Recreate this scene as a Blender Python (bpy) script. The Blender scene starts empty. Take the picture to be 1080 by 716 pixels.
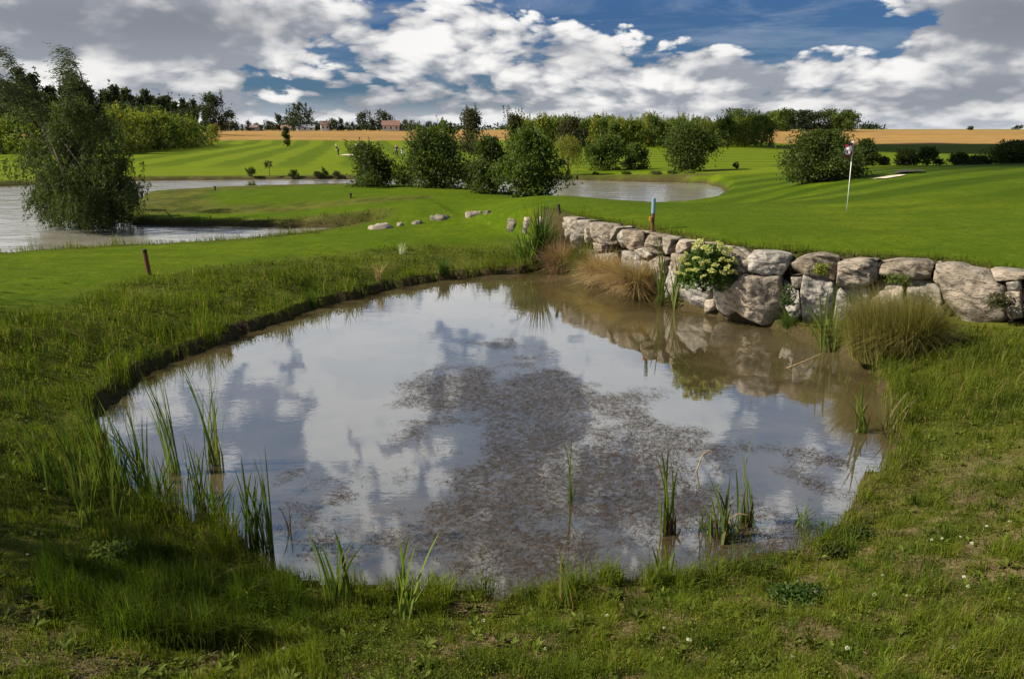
import bpy, math, random
import numpy as np
from mathutils import Vector, noise as mnoise

rng = np.random.default_rng(7)
random.seed(7)
scene = bpy.context.scene
COL = scene.collection
PI = math.pi

# ------------------------------------------------------------------ camera
F_PX, CX, CY, PITCH, EYE = 800.0, 540.0, 358.0, math.radians(15.44), 4.1
CP, SP = math.cos(PITCH), math.sin(PITCH)
cam_d = bpy.data.cameras.new('camera')
cam_d.sensor_width = 36.0
cam_d.lens = F_PX / 1080.0 * 36.0
cam_d.clip_start = 0.05
cam_d.clip_end = 9000.0
cam = bpy.data.objects.new('camera', cam_d)
COL.objects.link(cam)
cam.location = (0, 0, EYE)
cam.rotation_euler = (PI / 2 - PITCH, 0, 0)
scene.camera = cam


def ray(u, v):
    a, b = (u - CX) / F_PX, -(v - CY) / F_PX
    return a, CP + b * SP, -SP + b * CP


def at(u, v, z=0.0):
    """point where the photograph's pixel meets the level z"""
    dx, dy, dz = ray(u, v)
    t = (z - EYE) / dz
    return np.array([dx * t, dy * t, z])


def at_d(u, v, d):
    """point at ground distance d along the pixel's direction"""
    dx, dy, dz = ray(u, v)
    t = d / dy
    return np.array([dx * t, d, EYE + dz * t])


# ------------------------------------------------------------------ noise
_perm = np.random.default_rng(11).random((256, 256))


def vnoise(x, y):
    xi, yi = np.floor(x).astype(int), np.floor(y).astype(int)
    fx, fy = x - xi, y - yi
    fx, fy = fx * fx * (3 - 2 * fx), fy * fy * (3 - 2 * fy)
    a = _perm[xi & 255, yi & 255]; b = _perm[(xi + 1) & 255, yi & 255]
    c = _perm[xi & 255, (yi + 1) & 255]; d = _perm[(xi + 1) & 255, (yi + 1) & 255]
    return a + (b - a) * fx + (c - a) * fy + (a - b - c + d) * fx * fy


def fbm(x, y, o=4):
    s, a, t = 0, 0.5, 0
    for i in range(o):
        s = s + a * vnoise(x * 2 ** i + 17.3 * i, y * 2 ** i + 5.1 * i); t += a; a *= 0.5
    return s / t


def sstep(x, a, b):
    t = np.clip((x - a) / (b - a), 0, 1)
    return t * t * (3 - 2 * t)


# ------------------------------------------------------------------ mesh helpers
class MB:
    def __init__(s):
        s.V, s.T, s.Q, s.C, s.n = [], [], [], [], 0

    def add(s, V, tris=None, quads=None, tint=None):
        V = np.asarray(V, float).reshape(-1, 3)
        if tris is not None and len(tris): s.T.append(np.asarray(tris, int).reshape(-1, 3) + s.n)
        if quads is not None and len(quads): s.Q.append(np.asarray(quads, int).reshape(-1, 4) + s.n)
        if tint is None: tint = np.ones((len(V), 3))
        tint = np.asarray(tint, float)
        if tint.ndim == 1: tint = np.tile(tint, (len(V), 1))
        s.V.append(V); s.C.append(tint); s.n += len(V)

    def mesh(s, name, mat, smooth=False):
        V = np.concatenate(s.V); C = np.concatenate(s.C)
        T = np.concatenate(s.T) if s.T else np.zeros((0, 3), int)
        Q = np.concatenate(s.Q) if s.Q else np.zeros((0, 4), int)
        me = bpy.data.meshes.new(name)
        me.vertices.add(len(V)); me.vertices.foreach_set('co', V.astype(np.float32).ravel())
        nl = T.size + Q.size
        me.loops.add(nl); me.loops.foreach_set('vertex_index', np.concatenate([T.ravel(), Q.ravel()]).astype(np.int32))
        me.polygons.add(len(T) + len(Q))
        st = np.concatenate([np.arange(len(T)) * 3, T.size + np.arange(len(Q)) * 4]).astype(np.int32)
        me.polygons.foreach_set('loop_start', st)
        me.polygons.foreach_set('use_smooth', np.full(len(st), smooth))
        me.update(calc_edges=True)
        ca = me.color_attributes.new('tint', 'FLOAT_COLOR', 'POINT')
        ca.data.foreach_set('color', np.concatenate([C, np.ones((len(C), 1))], 1).astype(np.float32).ravel())
        me.materials.append(mat)
        return me

    def obj(s, name, mat, parent=None, smooth=False, loc=None):
        o = bpy.data.objects.new(name, s.mesh(name, mat, smooth))
        COL.objects.link(o)
        if parent is not None: o.parent = parent
        if loc is not None: o.location = [float(c) for c in loc]
        return o


def tag(o, label=None, cat=None, group=None, kind=None):
    if label: o['label'] = label
    if cat: o['category'] = cat
    if group: o['group'] = group
    if kind: o['kind'] = kind
    return o


def thing(name, label, cat, loc=(0, 0, 0), group=None, rz=0.0, sc=1.0):
    o = bpy.data.objects.new(name, None)
    COL.objects.link(o)
    o.empty_display_size = 0.2
    o.location = [float(c) for c in loc]
    o.rotation_euler = (0, 0, rz)
    o.scale = (sc, sc, sc)
    return tag(o, label, cat, group)


def dup(root, loc, rz=0.0, sc=(1, 1, 1), label=None, group=None):
    r = root.copy(); COL.objects.link(r)
    r.location = [float(c) for c in loc]; r.rotation_euler = (0, 0, rz); r.scale = sc
    if label: r['label'] = label
    if group: r['group'] = group
    for ch in list(root.children):
        c = ch.copy(); COL.objects.link(c); c.parent = r
        for g in list(ch.children):
            d = g.copy(); COL.objects.link(d); d.parent = c
    return r


def tube(mb, pts, rad, sides=6, tint=None, cap=True):
    pts = np.asarray(pts, float); n = len(pts)
    rad = np.broadcast_to(np.asarray(rad, float), (n,))
    d = np.gradient(pts, axis=0); d /= np.linalg.norm(d, axis=1)[:, None] + 1e-9
    ref = np.array([1.0, 0.13, 0.07]) if abs(d[0][0]) < 0.8 else np.array([0.05, 1.0, 0.1])
    a = np.cross(d, ref); a /= np.linalg.norm(a, axis=1)[:, None] + 1e-9
    b = np.cross(d, a)
    th = np.arange(sides) / sides * 2 * PI
    V = pts[:, None] + rad[:, None, None] * (np.cos(th)[None, :, None] * a[:, None] + np.sin(th)[None, :, None] * b[:, None])
    i, j = np.meshgrid(np.arange(n - 1), np.arange(sides), indexing='ij')
    k = (j + 1) % sides
    Q = np.stack([i * sides + j, i * sides + k, (i + 1) * sides + k, (i + 1) * sides + j], -1).reshape(-1, 4)
    V = V.reshape(-1, 3); T = []
    if cap:
        V = np.vstack([V, pts[:1], pts[-1:]])
        for q in range(sides):
            T.append((n * sides, (q + 1) % sides, q)); T.append((n * sides + 1, (n - 1) * sides + q, (n - 1) * sides + (q + 1) % sides))
    mb.add(V, tris=T, quads=Q, tint=tint)


def box(mb, lo, hi, tint=None):
    x0, y0, z0 = lo; x1, y1, z1 = hi
    V = [(x0, y0, z0), (x1, y0, z0), (x1, y1, z0), (x0, y1, z0), (x0, y0, z1), (x1, y0, z1), (x1, y1, z1), (x0, y1, z1)]
    mb.add(V, quads=[(0, 3, 2, 1), (4, 5, 6, 7), (0, 1, 5, 4), (1, 2, 6, 5), (2, 3, 7, 6), (3, 0, 4, 7)], tint=tint)


def unit(v):
    return v / (np.linalg.norm(v, axis=-1, keepdims=True) + 1e-9)


def leaves(mb, pos, size, tint, r, direct=None, spread=1.0, aspect=0.5, up=0.0):
    """one diamond-shaped leaf per position"""
    n = len(pos)
    d = r.normal(size=(n, 3)) * spread
    if direct is not None: d = d + direct
    d = unit(d)
    nn = r.normal(size=(n, 3)); nn[:, 2] += up
    s = unit(np.cross(d, nn))
    size = np.broadcast_to(np.asarray(size, float), (n,))[:, None]
    nr = np.cross(s, d)
    V = np.stack([pos, pos + d * size * 0.5 + s * size * aspect * 0.5 + nr * size * 0.06, pos + d * size,
                  pos + d * size * 0.5 - s * size * aspect * 0.5 + nr * size * 0.06], 1).reshape(-1, 3)
    Q = np.arange(n * 4).reshape(-1, 4)
    mb.add(V, quads=Q, tint=np.repeat(tint, 4, 0))


def blades(mb, base, head, length, width, bend, tint, r):
    """many short grass blades: 5 corners each"""
    n = len(base)
    h = np.stack([np.cos(head), np.sin(head), np.zeros(n)], 1)
    sa = head + PI / 2 + r.normal(size=n) * 0.5
    s = np.stack([np.cos(sa), np.sin(sa), np.zeros(n)], 1) * (width / 2)[:, None]
    L = length[:, None]; b = bend[:, None]
    up = np.array([0, 0, 1.0])
    mid = base + L * (0.55 * up * np.sqrt(np.clip(1 - 0.3 * b * b, 0.05, 1)) + h * b * 0.22)
    tip = base + L * (up * np.clip(1 - 0.55 * b * b, 0.08, 1) + h * b * 0.85)
    V = np.stack([base - s, base + s, mid - s * 0.8, mid + s * 0.8, tip], 1).reshape(-1, 3)
    k = (np.arange(n) * 5)[:, None]
    T = np.concatenate([k + [0, 1, 3], k + [0, 3, 2], k + [2, 3, 4]], 1).reshape(-1, 3)
    mb.add(V, tris=T, tint=np.repeat(tint, 5, 0))


def strap(mb, p0, p1, p2, w, tint, n=8, face=None, taper=0.75):
    """one long reed leaf along a quadratic curve, slightly folded along its middle"""
    t = np.linspace(0, 1, n)[:, None]
    P = (1 - t) ** 2 * p0 + 2 * t * (1 - t) * p1 + t * t * p2
    d = unit(np.gradient(P, axis=0))
    if face is None: face = np.array([random.gauss(0, 1), random.gauss(0, 1) - 0.8, 0.1])
    s = unit(np.cross(d, face))
    ww = w * 0.5 * np.clip(1.02 - t ** 3.8, 0.03, 1) ** taper
    nr = np.cross(d, s)
    V = np.stack([P - s * ww, P + nr * ww * 0.35, P + s * ww], 1).reshape(-1, 3)
    i = np.arange(n - 1)[:, None] * 3
    Q = np.concatenate([i + [0, 1, 4, 3], i + [1, 2, 5, 4]], 0)
    mb.add(V, quads=Q, tint=tint)


# ------------------------------------------------------------------ materials
def new_mat(name):
    m = bpy.data.materials.new(name); m.use_nodes = True
    nt = m.node_tree; nt.nodes.clear()
    out = nt.nodes.new('ShaderNodeOutputMaterial')
    return m, nt, out


def N(nt, kind, **kw):
    n = nt.nodes.new(kind)
    for k, v in kw.items():
        if k in ('inp',):
            for a, b in v.items():
                if hasattr(b, 'is_linked') or hasattr(b, 'links'): nt.links.new(b, n.inputs[a])
                else: n.inputs[a].default_value = b
        else: setattr(n, k, v)
    return n


def math_n(nt, op, a, b=None, c=None, clamp=False):
    n = nt.nodes.new('ShaderNodeMath'); n.operation = op; n.use_clamp = clamp
    for i, x in enumerate((a, b, c)):
        if x is None: continue
        if isinstance(x, (int, float)): n.inputs[i].default_value = x
        else: nt.links.new(x, n.inputs[i])
    return n.outputs[0]


def mix_c(nt, f, a, b, blend='MIX'):
    n = nt.nodes.new('ShaderNodeMix'); n.data_type = 'RGBA'; n.blend_type = blend; n.clamp_factor = True
    for sock, x in ((n.inputs['Factor'], f), (n.inputs[6], a), (n.inputs[7], b)):
        if isinstance(x, (int, float)): sock.default_value = x
        elif isinstance(x, tuple): sock.default_value = (*x, 1) if len(x) == 3 else x
        else: nt.links.new(x, sock)
    return n.outputs[2]


def ramp(nt, f, a, b):
    n = nt.nodes.new('ShaderNodeMapRange'); n.interpolation_type = 'SMOOTHSTEP'; n.clamp = True
    nt.links.new(f, n.inputs[0]); n.inputs[1].default_value = a; n.inputs[2].default_value = b
    return n.outputs[0]


def noise_n(nt, vec, scale, detail=4.0, rough=0.55, dist=0.0):
    n = nt.nodes.new('ShaderNodeTexNoise'); n.noise_dimensions = '3D'
    if vec is not None: nt.links.new(vec, n.inputs['Vector'])
    n.inputs['Scale'].default_value = scale; n.inputs['Detail'].default_value = detail
    n.inputs['Roughness'].default_value = rough; n.inputs['Distortion'].default_value = dist
    return n.outputs[0]


def leaf_mat(name, trans=0.35, rough=0.55, var=0.25, spec=0.25):
    """foliage: the mesh's own leaf colours, let light through from behind"""
    m, nt, out = new_mat(name)
    at_ = N(nt, 'ShaderNodeAttribute', attribute_name='tint')
    geo = N(nt, 'ShaderNodeNewGeometry')
    nz = noise_n(nt, geo.outputs['Position'], 3.0, 2.0)
    col = mix_c(nt, math_n(nt, 'MULTIPLY', nz, var), at_.outputs['Color'], (0.10, 0.09, 0.02))
    p = N(nt, 'ShaderNodeBsdfPrincipled', inp={'Base Color': col, 'Roughness': rough, 'Specular IOR Level': spec})
    tr = N(nt, 'ShaderNodeBsdfTranslucent')
    tc = mix_c(nt, 1.0, col, (1.25, 1.35, 0.55), 'MULTIPLY')
    nt.links.new(tc, tr.inputs['Color'])
    mx = N(nt, 'ShaderNodeMixShader', inp={0: trans})
    nt.links.new(p.outputs[0], mx.inputs[1]); nt.links.new(tr.outputs[0], mx.inputs[2])
    nt.links.new(mx.outputs[0], out.inputs[0])
    return m


def plain_mat(name, col, rough=0.7, var=0.25, scale=12.0, bump=0.0, spec=0.3, col2=None, metal=0.0, tint=False):
    m, nt, out = new_mat(name)
    tc = N(nt, 'ShaderNodeTexCoord')
    nz = noise_n(nt, tc.outputs['Object'], scale, 5.0, 0.6)
    c2 = col2 or tuple(c * (1 - var) for c in col)
    f = ramp(nt, nz, 0.35, 0.65)
    c = mix_c(nt, f, col, c2)
    if tint:
        a = N(nt, 'ShaderNodeAttribute', attribute_name='tint')
        c = mix_c(nt, 1.0, c, a.outputs['Color'], 'MULTIPLY')
    p = N(nt, 'ShaderNodeBsdfPrincipled', inp={'Base Color': c, 'Roughness': rough, 'Specular IOR Level': spec, 'Metallic': metal})
    if bump:
        b = N(nt, 'ShaderNodeBump', inp={'Strength': bump, 'Height': nz}); nt.links.new(b.outputs[0], p.inputs['Normal'])
    nt.links.new(p.outputs[0], out.inputs[0])
    return m


M_LEAF = leaf_mat('leaf', spec=.12)
M_GRASS = leaf_mat('grass_blade', trans=0.4, rough=0.6, var=0.3, spec=.06)
M_REED = leaf_mat('reed_leaf', trans=0.4, rough=0.5, var=0.15, spec=0.15)
M_BARK = plain_mat('bark', (0.09, 0.065, 0.045), 0.9, 0.5, 9.0, 0.6)
M_DEAD = plain_mat('dead_plant', (0.05, 0.033, 0.018), 0.8, 0.5, 30.0)
M_STRAW = plain_mat('straw', (0.30, 0.22, 0.11), 0.8, 0.35, 20.0, tint=True)
# ------------------------------------------------------------------ terrain
POND_PX = [(545, 288), (500, 291), (450, 297), (400, 307), (350, 320), (300, 336), (250, 354), (200, 373), (160, 391), (128, 408),
           (106, 430), (100, 455), (106, 490), (125, 520), (165, 545), (220, 567), (275, 592), (310, 612), (360, 624), (420, 631),
           (500, 634), (580, 630), (650, 621), (720, 612), (780, 603), (830, 591), (868, 572), (898, 548), (924, 520), (940, 490),
           (945, 465), (942, 440), (934, 415), (922, 395), (902, 378), (872, 362), (845, 352), (800, 342), (760, 334), (720, 326),
           (690, 319), (650, 306), (610, 293), (590, 284), (566, 284)]
POND = np.array([at(u, v + 11 * min(1, max(0, (v - 540) / 60)))[:2] for u, v in POND_PX])
# wall face in plan: foot of the face, traced along its top at the green's level
GREEN_Z = 1.63
WALL_TOP_PX = [(583, 226.5), (600, 229.5), (625, 234), (650, 239), (675, 244), (700, 249), (730, 255), (760, 260), (795, 265), (830, 267),
               (880, 270), (930, 272.5), (985, 275), (1030, 281), (1080, 287), (1150, 294), (1250, 305)]
WALL = np.array([at(u, v, GREEN_Z)[:2] for u, v in WALL_TOP_PX])
LAKE = np.array([[-140, 62], *[at(u, v)[:2] for u, v in [(-200, 200), (0, 197), (70, 193.5), (140, 191), (260, 189.5), (370, 189), (480, 189),
                 (590, 189.5), (640, 191), (690, 192.5), (745, 193.5), (762, 199), (766, 205), (758, 210)]],
                 [9.5, 44], [4, 42.5], [-2, 45.5], [-6, 49], [-10, 50.5], [-16, 49.5], [-20.5, 46], *[at(u, v)[:2] for u, v in [(150, 212), (132, 222), (126, 232), (140, 238),
                 (200, 239), (260, 239.5), (330, 240.5), (388, 240), (392, 243), (300, 254), (200, 263), (100, 271), (0, 281), (-150, 297), (-400, 322)]], [-60, 15], [-140, 20]])


def sdist(poly, x, y, closed=True):
    """signed distance, positive outside"""
    d = np.full(x.shape, 1e9); ins = np.zeros(x.shape, bool)
    n = len(poly)
    for i in range(n if closed else n - 1):
        ax, ay = poly[i]; bx, by = poly[(i + 1) % n]
        ex, ey = bx - ax, by - ay
        t = np.clip(((x - ax) * ex + (y - ay) * ey) / (ex * ex + ey * ey + 1e-12), 0, 1)
        d = np.minimum(d, np.hypot(x - ax - t * ex, y - ay - t * ey))
        if closed:
            c = (ay > y) != (by > y)
            ins ^= c & (x < ex * (y - ay) / (by - ay + 1e-12) + ax)
    return np.where(ins, -d, d) if closed else d


PLATEAU = np.vstack([WALL, [[60, 13], [60, 300], [-40, 300], [-14, 60], [-6, 40], [-2.6, 31]], [at(545, 225, 1.35)[:2]]])

CTRL_COMMON = [(0, 300, .75), (150, 285, .6), (300, 262, .5), (400, 248, .42), (0, 340, .85), (100, 330, .65), (250, 308, .5), (400, 278, .42),
               (480, 252, .5), (0, 420, .95), (60, 400, .85), (0, 560, 1.15), (100, 610, .8), (0, 716, 1.0), (300, 716, .65), (540, 716, .6),
               (800, 716, .65), (1080, 716, .95), (1080, 560, .85), (1000, 450, .5), (1080, 450, .7),
               # peninsula
               (150, 209, .62), (250, 208, .72), (350, 208, .85), (180, 225, .3), (300, 226, .32), (200, 200, .75), (300, 197, .85), (440, 197, 1.0),
               # beyond the lake
               ]
CTRL_FRONT = [(1000, 346, .5), (1080, 345, .65), (1080, 400, .65), (960, 400, .3), (480, 238, .5), (540, 246, .5), (560, 262, .35)]
CTRL_TOP = [(480, 236, .5), (520, 226, 1.0), (560, 222, 1.5), (590, 222, GREEN_Z), (650, 225, GREEN_Z), (700, 240, GREEN_Z), (800, 255, GREEN_Z), (900, 262, GREEN_Z),
            (1000, 265, GREEN_Z), (1080, 272, GREEN_Z), (700, 215, 1.63), (893, 222, 1.63), (800, 215, 1.6), (480, 203, 1.15), (560, 207, 1.5), (620, 210, 1.6),
            (1000, 220, 1.75), (1080, 225, 1.75), (1000, 200, 1.95), (1080, 195, 2.1), (1080, 182, 2.3), (950, 187, 1.85), (900, 192, 1.5), (840, 197, 1.1)]
WORLD_PTS = [(0, -2, 2.35), (0, 0.5, 2.2), (-8, 0, 2.3), (8, 0, 2.3), (-18, 4, 2.0), (18, 4, 2.3), (-22, 12, 1.4), (22, 9, 1.9), (0, 2, 1.7)]
for d, zl, zm, zr in ((66, .25, .3, .8), (80, .2, .35, .4), (110, -.2, -.1, -.1), (140, -.7, -.4, -.3), (180, -1.6, -.6, 0.0), (235, 1.05, 1.05, .9), (300, 2.0, 2.0, 1.9),
                      (420, 3.1, 3.1, 3.25), (650, 3.9, 3.9, 4.2), (1000, 4.2, 4.2, 4.6), (3000, 2.0, 2.0, 2.0)):
    for u, z in ((-500, zl), (50, zl), (300, zl), (540, zm), (760, zr), (1000, zr), (1500, zr)):
        if d < 75 and u > 900: continue
        WORLD_PTS.append(((u - CX) / F_PX * d, d, z))
WORLD_PTS += [(3, 33.5, 1.25), (5.5, 33, .95), (8, 33.5, .8), (11, 34.5, .9), (4, 38, .45), (7, 38, .2), (9.5, 39, .2), (12.5, 40, .5), (14, 46, .5), (15, 55, .45), (60, 40, 2.3), (70, 75, 1.2), (24, 70, .9), (34, 72, 1.0)]


def rbf_fit(px):
    P = [at(u, v, z) for u, v, z in px] + [np.array(p, float) for p in WORLD_PTS]
    P = np.array(P)
    X = rbf_xy(P[:, 0], P[:, 1])
    n = len(P)
    r = np.linalg.norm(X[:, None] - X[None], axis=2)
    K = np.where(r > 0, r * r * np.log(r + 1e-12), 0) + np.eye(n) * 2e-3
    A = np.zeros((n + 3, n + 3)); A[:n, :n] = K; A[:n, n] = 1; A[:n, n + 1:] = X; A[n:, :n] = A[:n, n:].T
    return X, np.linalg.solve(A, np.concatenate([P[:, 2], [0, 0, 0]]))


def rbf_xy(x, y):
    yy = np.maximum(y, -2) + 6
    return np.stack([np.clip(x / yy, -1.6, 1.6) * 1.3, np.log(yy)], -1)


def rbf_eval(fit, x, y):
    X, w = fit; Q = rbf_xy(x, y); n = len(X)
    z = w[n] + Q[..., 0] * w[n + 1] + Q[..., 1] * w[n + 2]
    for i in range(n):
        r2 = (Q[..., 0] - X[i, 0]) ** 2 + (Q[..., 1] - X[i, 1]) ** 2
        z = z + w[i] * 0.5 * r2 * np.log(r2 + 1e-12)
    return z


FIT_TOP = rbf_fit(CTRL_COMMON + CTRL_TOP)
FIT_FRONT = rbf_fit(CTRL_COMMON + CTRL_FRONT + [c for c in CTRL_TOP if c[1] < 215])


def terrain(x, y, full=False):
    x = np.asarray(x, float); y = np.asarray(y, float)
    zt, zf = rbf_eval(FIT_TOP, x, y), rbf_eval(FIT_FRONT, x, y)
    sp = sdist(PLATEAU, x, y)            # negative inside the plateau
    s = 1 - sstep(sp, -0.62, -0.36)
    z = zf + (zt - zf) * s
    z = np.clip(z, -3, 7)
    z = z + (fbm(x * .9, y * .9, 3) - .5) * .10 * sstep(y, 1, 6) * (1 - s * (y < 33)) * (1 - sstep(y, 30, 60))
    z = z + (fbm(x * .05, y * .05, 3) - .5) * .5 * sstep(y, 75, 110)
    dp = sdist(POND, x, y) + ((fbm(x * 1.7, y * 1.7, 4) - .5) * .42 + (fbm(x * 7, y * 7, 2) - .5) * .08) * (sp > .3); dl = sdist(LAKE, x, y) + (fbm(x * .8, y * .8, 3) - .5) * .8
    onwall = sp < -0.3
    for d, sl, lip in ((dp, .36, .035), (dl, .7, .05)):
        cap = .03 + lip * sstep(d, 0, .12) + sl * np.maximum(d, 0)
        if d is dp: cap = np.where(onwall, 9, cap)
        lo = .03 + lip * sstep(d, 0, .12) + np.minimum(np.maximum(d, 0) * .12, .12)
        z = np.where(d > 0, np.maximum(np.minimum(z, cap), lo), z)
    z = np.where((dp <= 0) & ~(onwall & (dp > -1.2)), np.maximum(.03 + 0.75 * np.minimum(dp, 0), -.75), z)
    z = np.where(dl <= 0, np.maximum(.03 + 0.75 * np.minimum(dl, 0), -.75), z)
    if full: return z, dp, dl, sp
    return z


def tz(x, y):
    return float(terrain(np.array([x]), np.array([y]))[0])


def ground_at(u, v, near=2.5, far=400.0):
    """first ground point met along a pixel's direction"""
    dx, dy, dz = ray(u, v)
    d = np.exp(np.linspace(math.log(near), math.log(far), 1500)); t = d / dy
    h = EYE + dz * t - terrain(dx * t, d)
    k = np.argmax(h <= 0) if (h <= 0).any() else len(d) - 1
    if k > 0:
        w = h[k - 1] / (h[k - 1] - h[k] + 1e-9); dd = d[k - 1] + w * (d[k] - d[k - 1])
    else: dd = d[0]
    x, y = dx * dd / dy, dd
    return np.array([x, y, tz(x, y)])


def build_ground():
    rows = [*np.arange(-16, 3, .6)]
    y = 3.0
    while y < 4200:
        rows.append(y); y += max(.075, .0092 * y)
    Y = np.array(rows)
    t = np.linspace(-1, 1, 441)
    W = 18 + 1.35 * np.maximum(Y, 0)
    X = W[:, None] * (.5 * t + .5 * t ** 3)[None]
    YY = np.broadcast_to(Y[:, None], X.shape)
    z, dp, dl, sp = terrain(X, YY, True)
    V = np.stack([X, YY, z], -1).reshape(-1, 3)
    nr, nc = X.shape
    i, j = np.meshgrid(np.arange(nr - 1), np.arange(nc - 1), indexing='ij')
    Q = np.stack([i * nc + j, i * nc + j + 1, (i + 1) * nc + j + 1, (i + 1) * nc + j], -1).reshape(-1, 4)
    mb = MB(); mb.add(V, quads=Q)
    o = mb.obj('ground', ground_mat(), smooth=True)
    tag(o, kind='structure')
    zone = zones(X, YY, z, dp, dl, sp)
    ca = o.data.color_attributes.new('zone', 'FLOAT_COLOR', 'POINT')
    ca.data.foreach_set('color', zone.reshape(-1, 4).astype(np.float32).ravel())
    st = stripes_zone(X, YY, dp, dl, sp)
    ca = o.data.color_attributes.new('mowing', 'FLOAT_COLOR', 'POINT')
    ca.data.foreach_set('color', st.reshape(-1, 4).astype(np.float32).ravel())
    return o


def mown_amount(x, y, dp, dl, sp):
    wob = (fbm(x * .35 + 3, y * .35, 3) - .5)
    green = sstep(-sp + wob * .3, .75, 1.0) * (y < 62)
    strip = sstep(dp + wob * 2.6, 2.6, 4.6) * sstep(dl, .6, 1.4) * sstep(y + x * .2, 9.5, 13) * (y < 36) * (x < 3)
    pen = sstep(dl + wob, 3.6, 5.0) * (y >= 36) * (y < 62) * (x < 4)
    far = sstep(dl + wob * .8, 1.6, 2.8) * (y >= 58)
    return np.clip(np.maximum.reduce([green, strip, pen, far]), 0, 1)


def zones(x, y, z, dp, dl, sp):
    Z = np.zeros(x.shape + (4,))
    m = mown_amount(x, y, dp, dl, sp)
    Z[..., 0] = m
    dry = .85 * sstep(fbm(x * 4.5 + 40, y * 4.5, 5) * .7 + fbm(x * .7, y * .7 + 9, 2) * .3 + .03 * (x > 2), .52, .62) * sstep(y, 2, 3) * (1 - sstep(y, 6.5, 9.5)) * sstep(x + 4.5 + fbm(x, y) * 2, 0, 3)
    banks = (1 - sstep(dl, 1.0, 3.2)) * sstep(fbm(x * .5, y * .7), .38, .6) * (y > 30) * .22
    Z[..., 1] = np.clip(np.maximum(dry, banks), 0, 1) * (1 - m)
    edge = 238 + 14 * (fbm(x * .01, y * .0 + 3) - .5)
    edge = edge - 36 * sstep(x / np.maximum(y, 1), .24, .40)
    Z[..., 2] = sstep(y, edge - 1.5, edge + 1.5) * (1 - sstep(y, 640, 660))
    wet = np.maximum(1 - sstep(dp + .16 * (fbm(x * 3, y * 3, 3) - .5), .0, .13), 1 - sstep(dl, .02, .35))
    lip = (1 - sstep(np.abs(sp + .45), .12, .32)) * (x > 1) * (y < 26) * (y > 8)
    Z[..., 3] = np.maximum(wet, lip)
    return Z


def stripes_zone(x, y, dp, dl, sp):
    S = np.zeros(x.shape + (4,))
    S[..., 0] = sstep(y, 78, 92) * (1 - sstep(x / np.maximum(y, 1), -.06, .02))      # left far fairway
    S[..., 1] = sstep(y, 63, 68) * sstep(x / np.maximum(y, 1), .05, .10)              # right far fairway
    S[..., 2] = sstep(x - .1 * y, 4, 9) * sstep(y, 22, 30) * (1 - sstep(y, 58, 63))   # sweep on the right rise
    S[..., 3] = sstep(y, 54, 64)          # fairway turf beyond the water, finer turf on the green
    return S


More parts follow.
